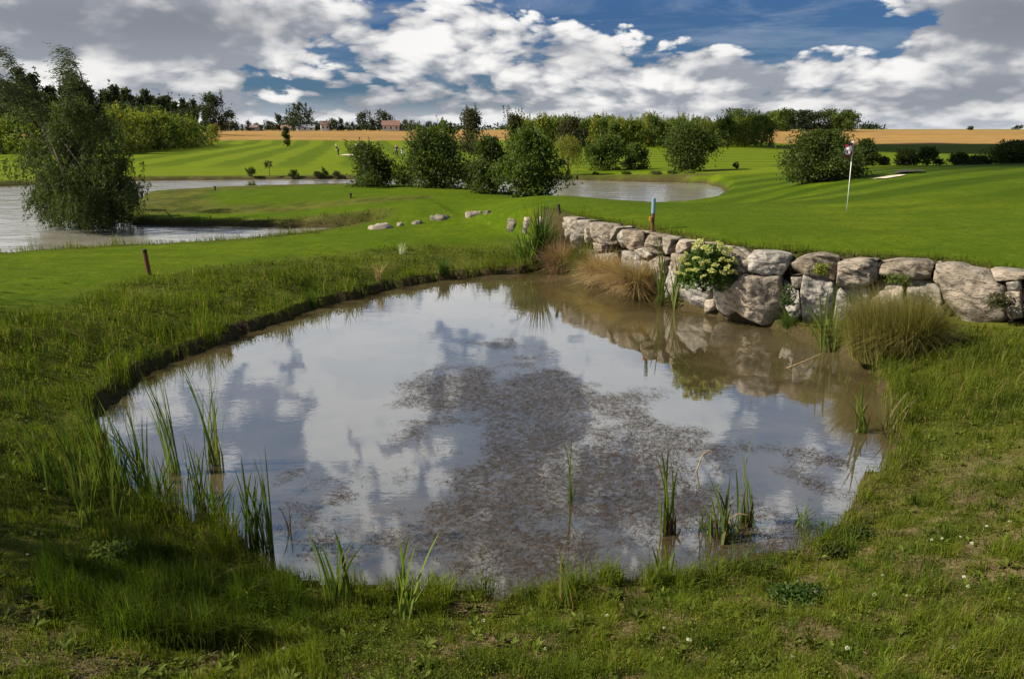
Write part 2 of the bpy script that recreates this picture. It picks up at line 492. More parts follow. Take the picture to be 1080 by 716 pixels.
def ground_mat():
    m, nt, out = new_mat('ground')
    geo = N(nt, 'ShaderNodeNewGeometry'); pos = geo.outputs['Position']
    zn = N(nt, 'ShaderNodeAttribute', attribute_name='zone')
    sz = N(nt, 'ShaderNodeSeparateColor'); nt.links.new(zn.outputs['Color'], sz.inputs[0])
    mown, dry, field, wet = sz.outputs[0], sz.outputs[1], sz.outputs[2], zn.outputs['Alpha']
    ms = N(nt, 'ShaderNodeAttribute', attribute_name='mowing')
    sm = N(nt, 'ShaderNodeSeparateColor'); nt.links.new(ms.outputs['Color'], sm.inputs[0])
    xyz = N(nt, 'ShaderNodeSeparateXYZ'); nt.links.new(pos, xyz.inputs[0])
    X, Y = xyz.outputs[0], xyz.outputs[1]
    n_big = noise_n(nt, pos, .12, 4.0, .6); n_mid = noise_n(nt, pos, .9, 5.0, .65); n_fine = noise_n(nt, pos, 14.0, 5.0, .7)
    n_vfine = noise_n(nt, pos, 70.0, 3.0, .7)
    # rough grass
    rough = mix_c(nt, ramp(nt, n_mid, .35, .65), (.030, .040, .006), (.072, .078, .011))
    rough = mix_c(nt, ramp(nt, n_fine, .5, .75), rough, (.085, .072, .022))
    # mown grass with mowing bands
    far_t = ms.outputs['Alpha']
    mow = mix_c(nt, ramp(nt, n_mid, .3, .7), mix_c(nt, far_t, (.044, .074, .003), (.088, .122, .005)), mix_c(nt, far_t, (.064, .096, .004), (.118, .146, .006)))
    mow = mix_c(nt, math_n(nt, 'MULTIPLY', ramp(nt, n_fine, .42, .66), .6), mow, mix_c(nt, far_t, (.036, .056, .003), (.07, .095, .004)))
    mow = mix_c(nt, math_n(nt, 'MULTIPLY', ramp(nt, n_big, .45, .7), .4), mow, (.120, .135, .006))

    def band(coord, period, wgt, amt):
        ph = math_n(nt, 'MULTIPLY', coord, 2 * PI / period)
        ph = math_n(nt, 'ADD', ph, math_n(nt, 'MULTIPLY', n_big, 3.0))
        s = ramp(nt, math_n(nt, 'SINE', ph), -.5, .5)
        return math_n(nt, 'MULTIPLY', s, math_n(nt, 'MULTIPLY', wgt, amt))
    a = band(math_n(nt, 'ADD', X, math_n(nt, 'MULTIPLY', Y, .20)), 7.5, sm.outputs[0], 1.0)
    cx_ = math_n(nt, 'ADD', X, -20.0)
    b = band(math_n(nt, 'ADD', Y, math_n(nt, 'MULTIPLY', math_n(nt, 'MULTIPLY', cx_, cx_), .006)), 9.0, sm.outputs[1], 1.0)
    c = band(math_n(nt, 'ADD', math_n(nt, 'MULTIPLY', Y, 1.0), math_n(nt, 'MULTIPLY', X, -.45)), 4.6, sm.outputs[2], 1.0)
    tot = math_n(nt, 'ADD', math_n(nt, 'ADD', a, b), c, clamp=True)
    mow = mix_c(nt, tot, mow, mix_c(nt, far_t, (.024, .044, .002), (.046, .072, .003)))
    mpg = N(nt, 'ShaderNodeMapping'); nt.links.new(pos, mpg.inputs[0]); mpg.inputs['Scale'].default_value = (.35, 1.3, 1); mpg.inputs['Rotation'].default_value = (0, 0, .12)
    n_band = noise_n(nt, mpg.outputs[0], .8, 4.0, .6)
    mow = mix_c(nt, math_n(nt, 'MULTIPLY', ramp(nt, n_band, .38, .66), .6), mow, mix_c(nt, far_t, (.036, .062, .003), (.07, .10, .004)))
    mow = mix_c(nt, math_n(nt, 'MULTIPLY', ramp(nt, n_vfine, .5, .8), .35), mow, (.14, .14, .012))
    n_m2 = noise_n(nt, pos, 3.5, 5.0, .7)
    mow = mix_c(nt, math_n(nt, 'MULTIPLY', ramp(nt, n_m2, .45, .62), .6), mow, mix_c(nt, far_t, (.034, .058, .002), (.066, .095, .004)))
    mow = mix_c(nt, math_n(nt, 'MULTIPLY', ramp(nt, n_m2, .42, .30), .35), mow, (.135, .14, .012))
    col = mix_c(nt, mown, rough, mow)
    dcol = mix_c(nt, ramp(nt, n_fine, .35, .7), (.075, .052, .026), (.155, .115, .060))
    col = mix_c(nt, dry, col, dcol)
    fcol = mix_c(nt, ramp(nt, n_big, .35, .65), (.29, .165, .045), (.22, .13, .045))
    wv = N(nt, 'ShaderNodeTexNoise'); mp = N(nt, 'ShaderNodeMapping'); nt.links.new(pos, mp.inputs[0]); mp.inputs['Scale'].default_value = (.01, .25, 1)
    nt.links.new(mp.outputs[0], wv.inputs['Vector']); wv.inputs['Scale'].default_value = 1.0; wv.inputs['Detail'].default_value = 4
    fcol = mix_c(nt, math_n(nt, 'MULTIPLY', ramp(nt, wv.outputs[0], .42, .60), .8), fcol, (.15, .095, .038))
    col = mix_c(nt, field, col, fcol)
    wcol = mix_c(nt, ramp(nt, n_fine, .3, .7), (.030, .021, .012), (.055, .04, .02))
    col = mix_c(nt, wet, col, wcol)
    under = ramp(nt, xyz.outputs[2], .02, -.10)
    mud = mix_c(nt, ramp(nt, n_mid, .3, .7), (.05, .038, .02), (.095, .075, .042))
    col = mix_c(nt, under, col, mud)
    p = N(nt, 'ShaderNodeBsdfPrincipled', inp={'Base Color': col, 'Roughness': .95, 'Specular IOR Level': .02})
    hsum = math_n(nt, 'ADD', math_n(nt, 'MULTIPLY', n_fine, .6), math_n(nt, 'MULTIPLY', n_vfine, .4))
    bp = N(nt, 'ShaderNodeBump', inp={'Strength': .55, 'Distance': .05, 'Height': hsum})
    nt.links.new(bp.outputs[0], p.inputs['Normal'])
    nt.links.new(p.outputs[0], out.inputs[0])
    return m


GROUND = build_ground()


# ------------------------------------------------------------------ water
def poly_sheet(name, poly, z, mat, grow=0.25):
    """flat water sheet a little larger than its shore so that the banks cut it"""
    c = poly.mean(0)
    import bmesh
    bm = bmesh.new()
    n = len(poly)
    area = 0.5 * sum(poly[i][0] * poly[(i + 1) % n][1] - poly[(i + 1) % n][0] * poly[i][1] for i in range(n))
    sg = 1 if area > 0 else -1
    vs = []
    for i in range(n):
        e = poly[(i + 1) % n] - poly[i - 1]; e = e / (np.hypot(*e) + 1e-9)
        nrm = np.array([e[1], -e[0]]) * sg
        vs.append(bm.verts.new((*(poly[i] + nrm * grow), z)))
    f = bm.faces.new(vs)
    f.normal_update()
    if f.normal.z < 0: f.normal_flip()
    bmesh.ops.triangulate(bm, faces=[f])
    me = bpy.data.meshes.new(name); bm.to_mesh(me); bm.free()
    me.materials.append(mat)
    o = bpy.data.objects.new(name, me); COL.objects.link(o)
    return tag(o, kind='structure')


def water_mat(name, mud1, mud2, ripple, scale, clear, ior, stretch=(1, 1, 1), rough=.015, patchy=True):
    m, nt, out = new_mat(name)
    geo = N(nt, 'ShaderNodeNewGeometry'); pos = geo.outputs['Position']
    mp = N(nt, 'ShaderNodeMapping'); nt.links.new(pos, mp.inputs[0]); mp.inputs['Scale'].default_value = stretch
    mp.inputs['Rotation'].default_value = (0, 0, .25)
    w1 = noise_n(nt, mp.outputs[0], scale, 3.0, .55, .3)
    w2 = noise_n(nt, mp.outputs[0], scale * .22, 2.0, .5)
    hh = math_n(nt, 'ADD', math_n(nt, 'MULTIPLY', w1, .4), math_n(nt, 'MULTIPLY', w2, 1.2))
    patch = ramp(nt, noise_n(nt, pos, .35, 3.0, .6), .40, .62)
    st = math_n(nt, 'MULTIPLY', math_n(nt, 'ADD', math_n(nt, 'MULTIPLY', patch, .8), .2), ripple) if patchy else ripple
    bp = N(nt, 'ShaderNodeBump', inp={'Distance': .02 if patchy else .075, 'Height': hh})
    if patchy: nt.links.new(st, bp.inputs['Strength'])
    else: bp.inputs['Strength'].default_value = st
    murk = mix_c(nt, ramp(nt, noise_n(nt, pos, .55, 5.0, .6, .6), .35, .65), mud1, mud2)
    df = N(nt, 'ShaderNodeBsdfDiffuse'); nt.links.new(murk, df.inputs[0])
    tp = N(nt, 'ShaderNodeBsdfTransparent'); tp.inputs[0].default_value = (.85, .78, .55, 1)
    body = N(nt, 'ShaderNodeMixShader', inp={0: clear}); nt.links.new(df.outputs[0], body.inputs[1]); nt.links.new(tp.outputs[0], body.inputs[2])
    gl = N(nt, 'ShaderNodeBsdfGlossy', inp={'Roughness': rough}); gl.inputs[0].default_value = (1, 1, 1, 1)
    nt.links.new(bp.outputs[0], gl.inputs['Normal'])
    fr = N(nt, 'ShaderNodeFresnel', inp={'IOR': ior}); nt.links.new(bp.outputs[0], fr.inputs['Normal'])
    mx = N(nt, 'ShaderNodeMixShader'); nt.links.new(fr.outputs[0], mx.inputs[0])
    nt.links.new(body.outputs[0], mx.inputs[1]); nt.links.new(gl.outputs[0], mx.inputs[2])
    nt.links.new(mx.outputs[0], out.inputs[0])
    return m


M_POND = water_mat('pond_water', (.060, .046, .018), (.110, .084, .040), .08, 9.0, .40, 2.7, (1, 1.6, 1))
M_LAKE = water_mat('lake_water', (.16, .15, .12), (.20, .185, .15), .6, 2.4, .05, 4.2, (.8, 1.35, 1), .12, False)
poly_sheet('pond_water', POND, 0.0, M_POND, .5)
poly_sheet('lake_water', LAKE, 0.0, M_LAKE, .3)
# ------------------------------------------------------------------ sky and sun
EXPOSURE = 1.12
SUN_EL = math.radians(39)
SUN_AZ = math.atan2(-0.985, -0.10)          # from +Y, clockwise positive
sun_dir = Vector((math.sin(SUN_AZ) * math.cos(SUN_EL), math.cos(SUN_AZ) * math.cos(SUN_EL), math.sin(SUN_EL)))
sd = bpy.data.lights.new('sun', 'SUN'); sd.energy = 5.0; sd.angle = math.radians(.6); sd.color = (1.0, .93, .80)
so = bpy.data.objects.new('sun', sd); COL.objects.link(so)
so.rotation_euler = sun_dir.to_track_quat('Z', 'Y').to_euler(); so.location = (-60, 10, 60)


def sky_dir(u, v, reflected=False):
    dx, dy, dz = ray(u, v)
    l = math.sqrt(dx * dx + dy * dy + dz * dz)
    e = math.asin(dz / l)
    return math.atan2(dx, dy), (-e if reflected else e)


def build_world():
    w = bpy.data.worlds.new('World'); scene.world = w; w.use_nodes = True
    nt = w.node_tree; nt.nodes.clear()
    out = nt.nodes.new('ShaderNodeOutputWorld')
    tc = N(nt, 'ShaderNodeTexCoord')
    sky = N(nt, 'ShaderNodeTexSky', sky_type='NISHITA', sun_disc=False, sun_elevation=SUN_EL, sun_rotation=SUN_AZ)
    sky.air_density = 1.0; sky.dust_density = .6; sky.ozone_density = 2.5
    s = N(nt, 'ShaderNodeSeparateXYZ'); nt.links.new(tc.outputs['Generated'], s.inputs[0])
    az = math_n(nt, 'ARCTAN2', s.outputs[0], s.outputs[1])
    el = math_n(nt, 'ARCSINE', s.outputs[2])
    elp = math_n(nt, 'MAXIMUM', el, 0.0)

    def gauss(a0, e0, sa, se):
        da = math_n(nt, 'MULTIPLY', math_n(nt, 'SUBTRACT', az, a0), 1 / sa)
        de = math_n(nt, 'MULTIPLY', math_n(nt, 'SUBTRACT', el, e0), 1 / se)
        q = math_n(nt, 'ADD', math_n(nt, 'MULTIPLY', da, da), math_n(nt, 'MULTIPLY', de, de))
        return math_n(nt, 'POWER', math.e, math_n(nt, 'MULTIPLY', q, -1.0))

    def blobs(lst, refl):
        tot = None
        for u, v, su, sv, wt in lst:
            a, e = sky_dir(u, v, refl)
            k = math_n(nt, 'MULTIPLY', gauss(a, e, su / 800.0, sv / 800.0), wt)
            tot = k if tot is None else math_n(nt, 'ADD', tot, k)
        return tot
    lg = math_n(nt, 'MULTIPLY', math_n(nt, 'LOGARITHM', math_n(nt, 'ADD', elp, .19), math.e), 5.6)
    cx_ = math_n(nt, 'MULTIPLY', az, 8.8)

    def field(du, dv, detail):
        cb = N(nt, 'ShaderNodeCombineXYZ')
        nt.links.new(math_n(nt, 'ADD', cx_, du), cb.inputs[0]); nt.links.new(math_n(nt, 'ADD', lg, dv), cb.inputs[1])
        cb.inputs[2].default_value = 3.7
        n1 = N(nt, 'ShaderNodeTexNoise', noise_dimensions='3D')
        nt.links.new(cb.outputs[0], n1.inputs['Vector'])
        n1.inputs['Scale'].default_value = .66; n1.inputs['Detail'].default_value = detail - 1; n1.inputs['Roughness'].default_value = .60
        n1.inputs['Distortion'].default_value = .35
        v1 = N(nt, 'ShaderNodeTexVoronoi', feature='F1', voronoi_dimensions='3D')
        wv = N(nt, 'ShaderNodeVectorMath', operation='ADD'); nt.links.new(cb.outputs[0], wv.inputs[0])
        sc_ = N(nt, 'ShaderNodeVectorMath', operation='SCALE'); nt.links.new(n1.outputs[1], sc_.inputs[0]); sc_.inputs['Scale'].default_value = .55
        nt.links.new(sc_.outputs[0], wv.inputs[1])
        nt.links.new(wv.outputs[0], v1.inputs['Vector']); v1.inputs['Scale'].default_value = 1.7; pass
        v1.inputs['Detail'].default_value = 2.5 if detail > 5 else 1.0
        v1.inputs['Roughness'].default_value = .55
        return math_n(nt, 'ADD', math_n(nt, 'MULTIPLY', n1.outputs[0], 1.0), math_n(nt, 'MULTIPLY', math_n(nt, 'SUBTRACT', .42, v1.outputs['Distance']), .34))
    d0 = field(0.0, 0.0, 9.0)
    d1 = field(-.20, .34, 5.0)
    bias = blobs([(312, 84, 46, 36, -.20), (345, 60, 28, 30, -.14), (600, 14, 70, 9, -.22), (850, 28, 170, 26, -.30), (760, 34, 70, 22, -.15), (700, 70, 40, 25, .10), (620, 42, 40, 28, .22),
                  (460, 30, 90, 36, .16), (745, 62, 32, 26, .14), (1045, 40, 60, 45, .34), (840, 78, 60, 26, .16), (200, 60, 110, 50, .16), (80, 20, 170, 30, .22),
                  (540, 125, 600, 22, .12)], False)
    rbias = blobs([(400, 385, 130, 60, .22), (520, 315, 60, 30, .16), (690, 430, 90, 50, .22), (190, 440, 80, 38, -.16), (560, 400, 60, 50, -.18), (350, 320, 80, 22, .14),
                   (860, 470, 110, 60, .06), (360, 500, 110, 50, -.05), (560, 560, 300, 70, .05), (20, 420, 330, 75, .3), (640, 345, 150, 40, .2)], True)
    dens = math_n(nt, 'SUBTRACT', math_n(nt, 'ADD', math_n(nt, 'ADD', d0, bias), rbias), math_n(nt, 'MULTIPLY', ramp(nt, el, .62, .95), .16))
    alpha = ramp(nt, math_n(nt, 'ADD', dens, math_n(nt, 'MULTIPLY', ramp(nt, el, .30, .06), .17)), .335, .425)
    d2 = field(-.30, .75, 2.5)
    lit = math_n(nt, 'ADD', math_n(nt, 'SUBTRACT', d0, d1), math_n(nt, 'MULTIPLY', math_n(nt, 'SUBTRACT', d1, d2), .55))
    core = ramp(nt, dens, .36, .72)                         # thick parts are greyer
    gl = math_n(nt, 'ADD', math_n(nt, 'ADD', math_n(nt, 'MULTIPLY', lit, 3.0), math_n(nt, 'MULTIPLY', ramp(nt, el, .13, .2), .28)), .64)
    gl = math_n(nt, 'SUBTRACT', gl, math_n(nt, 'MULTIPLY', core, .42))
    dark = blobs([(90, 22, 190, 30, .65), (230, 20, 80, 16, .3), (480, 106, 90, 14, .40), (690, 62, 110, 14, .16), (600, 62, 60, 14, .2), (930, 110, 110, 14, .28), (1068, 14, 60, 34, .8), (370, 108, 60, 10, .25),
                  (200, 85, 60, 8, .25), (1060, 92, 60, 12, .3)], False)
    lite = blobs([(400, 390, 120, 50, .45), (690, 432, 70, 44, .45), (520, 322, 60, 24, .25), (150, 80, 90, 24, .2), (620, 30, 34, 18, .3), (1030, 60, 40, 22, .25), (450, 40, 80, 22, .2)], False)
    lite2 = blobs([(400, 390, 140, 65, .7), (690, 432, 80, 50, .6), (520, 322, 60, 26, .35), (320, 335, 90, 18, .3), (40, 420, 330, 75, .9), (640, 345, 150, 45, .4)], True)
    gl = math_n(nt, 'ADD', gl, math_n(nt, 'ADD', lite, lite2))
    gl = math_n(nt, 'MULTIPLY', gl, math_n(nt, 'SUBTRACT', 1.0, math_n(nt, 'MULTIPLY', math_n(nt, 'MINIMUM', dark, .8), .35)))
    gl = math_n(nt, 'ADD', gl, math_n(nt, 'MULTIPLY', math_n(nt, 'SUBTRACT', d0, .42), .55))
    gl = ramp(nt, gl, .0, .95)
    hz = ramp(nt, el, .05, .0)
    ccol = mix_c(nt, gl, (1.95, 2.1, 2.4), (5.8, 5.72, 5.6))
    ccol = mix_c(nt, math_n(nt, 'MULTIPLY', math_n(nt, 'MINIMUM', dark, .9), .75), ccol, (1.0, 1.1, 1.32))
    blue = mix_c(nt, 1.0, sky.outputs[0], (.12, .20, .33), 'MULTIPLY')
    pale = mix_c(nt, math_n(nt, 'MULTIPLY', hz, .8), blue, (3.0, 3.3, 3.7))
    mpw = N(nt, 'ShaderNodeCombineXYZ'); nt.links.new(math_n(nt, 'MULTIPLY', az, 5.0), mpw.inputs[0]); nt.links.new(math_n(nt, 'MULTIPLY', el, 34.0), mpw.inputs[1])
    wisp = math_n(nt, 'MULTIPLY', ramp(nt, noise_n(nt, mpw.outputs[0], .9, 5.0, .65, .8), .42, .80), .35)
    pale = mix_c(nt, wisp, pale, (3.2, 3.5, 3.9))
    col = mix_c(nt, alpha, pale, ccol)
    col = mix_c(nt, math_n(nt, 'MULTIPLY', ramp(nt, el, .028, .0), .5), col, (3.6, 3.8, 4.1))
    veil = math_n(nt, 'MULTIPLY', math_n(nt, 'MULTIPLY', ramp(nt, el, .15, .26), math_n(nt, 'SUBTRACT', 1.0, ramp(nt, el, .6, .95))), .42)
    col = mix_c(nt, veil, col, (2.5, 3.6, 5.2))
    col = mix_c(nt, 1.0, col, mix_c(nt, math_n(nt, 'MULTIPLY', ramp(nt, el, .13, .19), math_n(nt, 'SUBTRACT', 1.0, ramp(nt, el, .40, .60))), (1, 1, 1), (1.42, 1.42, 1.42)), 'MULTIPLY')
    bg = N(nt, 'ShaderNodeBackground', inp={'Strength': .078}); nt.links.new(col, bg.inputs[0])
    nt.links.new(bg.outputs[0], out.inputs[0])
    w.cycles.sampling_method = 'MANUAL'; w.cycles.sample_map_resolution = 512


build_world()
scene.view_settings.view_transform = 'Standard'
scene.view_settings.look = 'None'
scene.view_settings.exposure = EXPOSURE
scene.view_settings.gamma = 1.0
scene.view_settings.use_curve_mapping = False


def cloud(x, y, z, w, d, h, seed):
    """a heaped cloud drifting over the course, out of the picture to the left: its shadow lies on the far right"""
    r = np.random.default_rng(seed); mb = MB()
    nu, nv = 64, 32
    ph = np.linspace(0.02, PI - .02, nv)[:, None]; th = np.linspace(0, 2 * PI, nu, endpoint=False)[None]
    D = np.stack([np.sin(ph) * np.cos(th), np.sin(ph) * np.sin(th), np.cos(ph) + 0 * th], -1).reshape(-1, 3)
    f = np.array([1 + .35 * mnoise.fractal(Vector(q) * 1.6 + Vector((seed, 0, 0)), .8, 2.1, 5) + .25 * abs(mnoise.noise(Vector(q) * 4 + Vector((seed, 3, 0)))) for q in D])[:, None]
    V = D * f * np.array([w, d, h]); V[:, 2] = np.where(V[:, 2] < 0, V[:, 2] * .35, V[:, 2])
    i, j = np.meshgrid(np.arange(nv - 1), np.arange(nu), indexing='ij'); k = (j + 1) % nu
    Q = np.stack([i * nu + j, (i + 1) * nu + j, (i + 1) * nu + k, i * nu + k], -1).reshape(-1, 4)
    mb.add(V, quads=Q)
    o = mb.obj('cloud', plain_mat('cloud', (.85, .85, .87), 1.0, .04, .02), None, True, (x, y, z))
    return tag(o, kind='structure')


def cloud_over(x, y, z, w, d, h, seed):
    t = z / sun_dir.z
    cloud(x + sun_dir.x * t, y + sun_dir.y * t, z, w, d, h, seed)


cloud_over(44, 50, 420, 17, 15, 12, 3)
cloud_over(105, 165, 420, 40, 40, 22, 8)
# ------------------------------------------------------------------ grass that nobody could count
MOUND = np.array([at(u, v, .55)[:2] for u, v in [(55, 650), (70, 600), (120, 565), (200, 552), (280, 580), (325, 625), (300, 660), (230, 690), (140, 690)]])
G_DARK, G_MID, G_YEL, G_STRAW = np.array([.022, .046, .004]), np.array([.048, .090, .006]), np.array([.102, .128, .009]), np.array([.21, .16, .065])


def polar(n, d0, d1, a0=-.72, a1=.72):
    a = rng.uniform(a0, a1, n); d = np.exp(rng.uniform(math.log(d0), math.log(d1), n))
    return d * np.tan(a) * .98, d


def palette(x, y, n, yellow):
    t = np.clip(fbm(x * .8, y * .8, 3) * 1.6 - .3 + rng.normal(size=n) * .22, 0, 1)[:, None]
    c = G_DARK * (1 - t) + G_MID * t
    k = np.clip(yellow * (fbm(x * 1.7 + 9, y * 1.7, 3) * 2 - .35) + rng.normal(size=n) * .15, 0, 1)[:, None]
    c = c * (1 - k) + G_YEL * k
    st = rng.random(n) < .035 + .08 * (yellow > .5)
    c[st] = G_STRAW * rng.uniform(.5, 1.1, (st.sum(), 1))
    return c * rng.uniform(.75, 1.25, (n, 1))


def rough_grass():
    mb = MB()
    n = 640000
    x, y = polar(n, 2.7, 36)
    z, dp, dl, sp = terrain(x, y, True)
    mown = mown_amount(x, y, dp, dl, sp)
    bare = zones(x, y, z, dp, dl, sp)[..., 1]
    patch = fbm(x * 1.9, y * 1.9, 3)
    keep = (dp > -.06) & (dl > .05) & ((sp > .25) | (sp < -.42)) & (rng.random(n) > mown * np.where((y < 30), .72, .985)) & (rng.random(n) > bare * .82)
    keep &= rng.random(n) < np.clip(.25 + 1.6 * patch, .2, 1)
    md = sdist(MOUND, x, y)
    keep &= ~((x > 1.2) & (sp < 0) & (sp > -.42))
    x, y, z, dp, sp, mown, patch, md = [q[keep] for q in (x, y, z, dp, sp, mown, patch, md)]
    n = len(x)
    near = 1 - sstep(y, 5, 10)
    tall = sstep(fbm(x * .6 + 7, y * .6, 3), .42, .72)
    L = (.045 + .07 * patch) * (1 + tall * 1.0)
    L = np.where(y > 9.5, L * 1.25 + .02, L)
    left = (x < -1) & (y > 7) & (dp < 4)
    L = np.where(left, L * (.55 + .9 * sstep(fbm(x * 1.6 + 50, y * 1.6, 3), .4, .75)), L)
    edge = 1 - sstep(dp, .05, .5)
    L = L * np.where(y < 8, .8, 1) * (1 + edge * 1.0)
    L = np.where(md < .1, (.10 + .30 * sstep(fbm(x * 2.6 + 3, y * 2.6, 3), .3, .75)), L)
    L = np.where(mown > .5, .028, L * (1 - mown)) * rng.uniform(.55, 1.35, n)
    cl = sstep(fbm(x * 6.5 + 5, y * 6.5, 2), .30, .72)
    L = np.where((md > .1) & (mown < .3), L * (.45 + 1.15 * cl), L)
    yel = np.where((md < .1), .15, np.where(left, .55, np.where(y < 9, 1.3, .85)))
    c = palette(x, y, n, yel)
    c = c * (.62 + .70 * cl)[:, None]
    mc = np.array([.058, .090, .004]) * rng.uniform(.6, 1.35, (n, 1)) * (.7 + .6 * fbm(x * 1.1, y * 2.2, 3))[:, None]
    c = np.where((mown > .5)[:, None], mc, c)
    c = np.where(((x > 3) & (y > 6))[:, None], c * .85, c)
    head = rng.uniform(0, 2 * PI, n) * .75 + PI * .6
    w = np.clip(.0021 + .0011 * y * .42, .003, .016) * rng.uniform(.7, 1.4, n)
    bend = np.clip(np.abs(rng.normal(.45, .35, n)), .05, 1.1)
    blades(mb, np.stack([x, y, z - .01], 1), head, L, w, bend, c, rng)
    # separate taller tufts
    for q in range(1100):
        a = rng.uniform(-.72, .72); d = math.exp(rng.uniform(math.log(3.0), math.log(22))); px, py = d * math.tan(a), d
        z0, p1, p2, p3 = terrain(np.array([px]), np.array([py]), True)
        edge_t = p1[0] < .25
        if p1[0] < -.03 or p3[0] < .3 or p2[0] < .2 or mown_amount(np.array([px]), np.array([py]), p1, p2, p3)[0] > .35: continue
        if not edge_t and rng.random() < .35: continue
        kk = int(rng.integers(14, 60)); R = rng.uniform(.02, .09) * (1 + .04 * d)
        bx = rng.normal(0, R, (kk, 2)) + [px, py]
        cc = [G_DARK, G_MID, G_YEL][int(rng.integers(3))] * rng.uniform(.7, 1.2) * rng.uniform(.7, 1.3, (kk, 1))
        ln = rng.uniform(.08, .17) * (1.5 if edge_t else 1) * (1 + .02 * d)
        blades(mb, np.stack([bx[:, 0], bx[:, 1], np.full(kk, max(z0[0], .0) - .01)], 1), np.arctan2(bx[:, 1] - py, bx[:, 0] - px) + rng.normal(0, .6, kk), ln * rng.uniform(.6, 1.2, kk),
               np.full(kk, np.clip(.003 + .0006 * d, .004, .014)), np.abs(rng.normal(.6, .3, kk)), cc, rng)
    o = mb.obj('grass', M_GRASS); tag(o, kind='stuff')


def clover_leaves():
    mb = MB()
    n = 170000
    x, y = polar(n, 2.7, 24)
    z, dp, dl, sp = terrain(x, y, True)
    patch = fbm(x * 2.3 + 31, y * 2.3, 3)
    keep = (dp > .05) & (sp > .3) & (rng.random(n) < sstep(patch, .34, .58)) & (sdist(MOUND, x, y) > -.1)
    x, y, z, patch = x[keep], y[keep], z[keep], patch[keep]
    n = len(x)
    k = rng.random(n)[:, None]
    c = (np.array([.050, .075, .010]) * (1 - k) + np.array([.125, .135, .018]) * k) * rng.uniform(.7, 1.3, (n, 1))
    h = rng.uniform(.015, .075, n) * np.clip(y / 7, 1, 2.2)
    md_ = mown_amount(x, y, *terrain(x, y, True)[1:]) > .3
    h[md_] = -.2
    leaves(mb, np.stack([x, y, z + h], 1), rng.uniform(.010, .026, n) * np.clip(y / 6, .9, 3.2), c, rng, direct=np.array([0, 0, .15]), aspect=.6, up=1.0)
    # flat rosettes of broader leaves
    for q in range(1500):
        a = rng.uniform(-.7, .7); d = math.exp(rng.uniform(math.log(3.0), math.log(11)))
        px, py = d * math.tan(a), d
        zz, p1, p2, p3 = terrain(np.array([px]), np.array([py]), True)
        if p1[0] < .08 or p3[0] < .3: continue
        kk = int(rng.integers(5, 10)); an = rng.uniform(0, 2 * PI, kk); R = rng.uniform(.03, .10)
        dr = np.stack([np.cos(an), np.sin(an), rng.uniform(.1, .7, kk)], 1)
        cc = np.array([.095, .125, .016]) * rng.uniform(.5, 1.3) * rng.uniform(.8, 1.2, (kk, 1))
        leaves(mb, np.tile([px, py, zz[0] + .015], (kk, 1)) + dr * .008, R, cc, rng, direct=dr * 6, spread=.5, aspect=.42, up=3.0)
    # dead leaf litter in the thin places
    m = 60000
    x, y = polar(m, 2.7, 9)
    z, dp, dl, sp = terrain(x, y, True)
    b = zones(x, y, z, dp, dl, sp)[..., 1]
    kp = (dp > .05) & (rng.random(m) < .2 + b)
    x, y, z = x[kp], y[kp], z[kp]; m = len(x)
    c = np.array([.20, .145, .075]) * rng.uniform(.25, 1.3, (m, 1))
    mb2 = MB()
    leaves(mb2, np.stack([x, y, z + rng.uniform(.004, .02, m)], 1), rng.uniform(.010, .035, m), c, rng, aspect=.4, up=3.0)
    tag(mb.obj('clover_leaves', M_GRASS), kind='stuff')
    tag(mb2.obj('leaf_litter', M_GRASS), kind='stuff')


def pond_weed():
    mb = MB()
    n = 380000
    x, y = rng.uniform(-6, 6, n), rng.uniform(5.6, 15, n)
    dp = sdist(POND, x, y)
    core = np.array([at(u, v)[:2] for u, v in [(560, 385), (640, 400), (690, 440), (790, 470), (880, 480), (900, 530), (840, 580), (720, 612), (600, 642), (480, 642), (420, 610),
                                               (430, 560), (470, 520), (400, 500), (480, 465), (470, 410)]])
    dc = sdist(core, x, y) + (fbm(x * 1.1 + 7, y * 1.1, 3) - .5) * 3.0
    m = fbm(x * .75 + 3, y * .6, 4) + fbm(x * 3, y * 3, 3) * .45
    pr = sstep(m - np.clip(dc + .9, 0, 9) * .32, .33, .72)
    keep = (dp < -.12) & (rng.random(n) < pr)
    x, y = x[keep], y[keep]; n = len(x)
    a = rng.normal(0, .9, n) + PI * (rng.random(n) < .5); L = rng.uniform(.025, .11, n); w = rng.uniform(.002, .0065, n)
    d = np.stack([np.cos(a), np.sin(a)], 1); cv = rng.normal(0, .3, n)[:, None]
    s = np.stack([-d[:, 1], d[:, 0]], 1)
    z = np.where(rng.random(n) < .8, rng.uniform(-.002, .010, n), rng.uniform(-.06, -.004, n))
    pts = []
    for t, q in ((-.5, 0), (0, 1), (.5, 0)):
        c0 = np.stack([x, y], 1) + d * L[:, None] * t + s * cv * L[:, None] * q
        for sg in (-1, 1):
            pts.append(np.concatenate([c0 + s * sg * w[:, None] * (.5 if q else .2), (z + .003 * q)[:, None]], 1))
    V = np.stack(pts, 1).reshape(-1, 3)
    k = np.arange(n)[:, None] * 6
    Q = np.concatenate([k + [0, 1, 3, 2], k + [2, 3, 5, 4]], 0)
    t = rng.random(n)[:, None]
    c = (np.array([.034, .023, .020]) * (1 - t) + np.array([.090, .060, .044]) * t) * rng.uniform(.6, 1.4, (n, 1))
    mb.add(V, quads=Q, tint=np.repeat(c, 6, 0))
    tag(mb.obj('pond_weed', M_REED), kind='stuff')


rough_grass()
clover_leaves()
pond_weed()
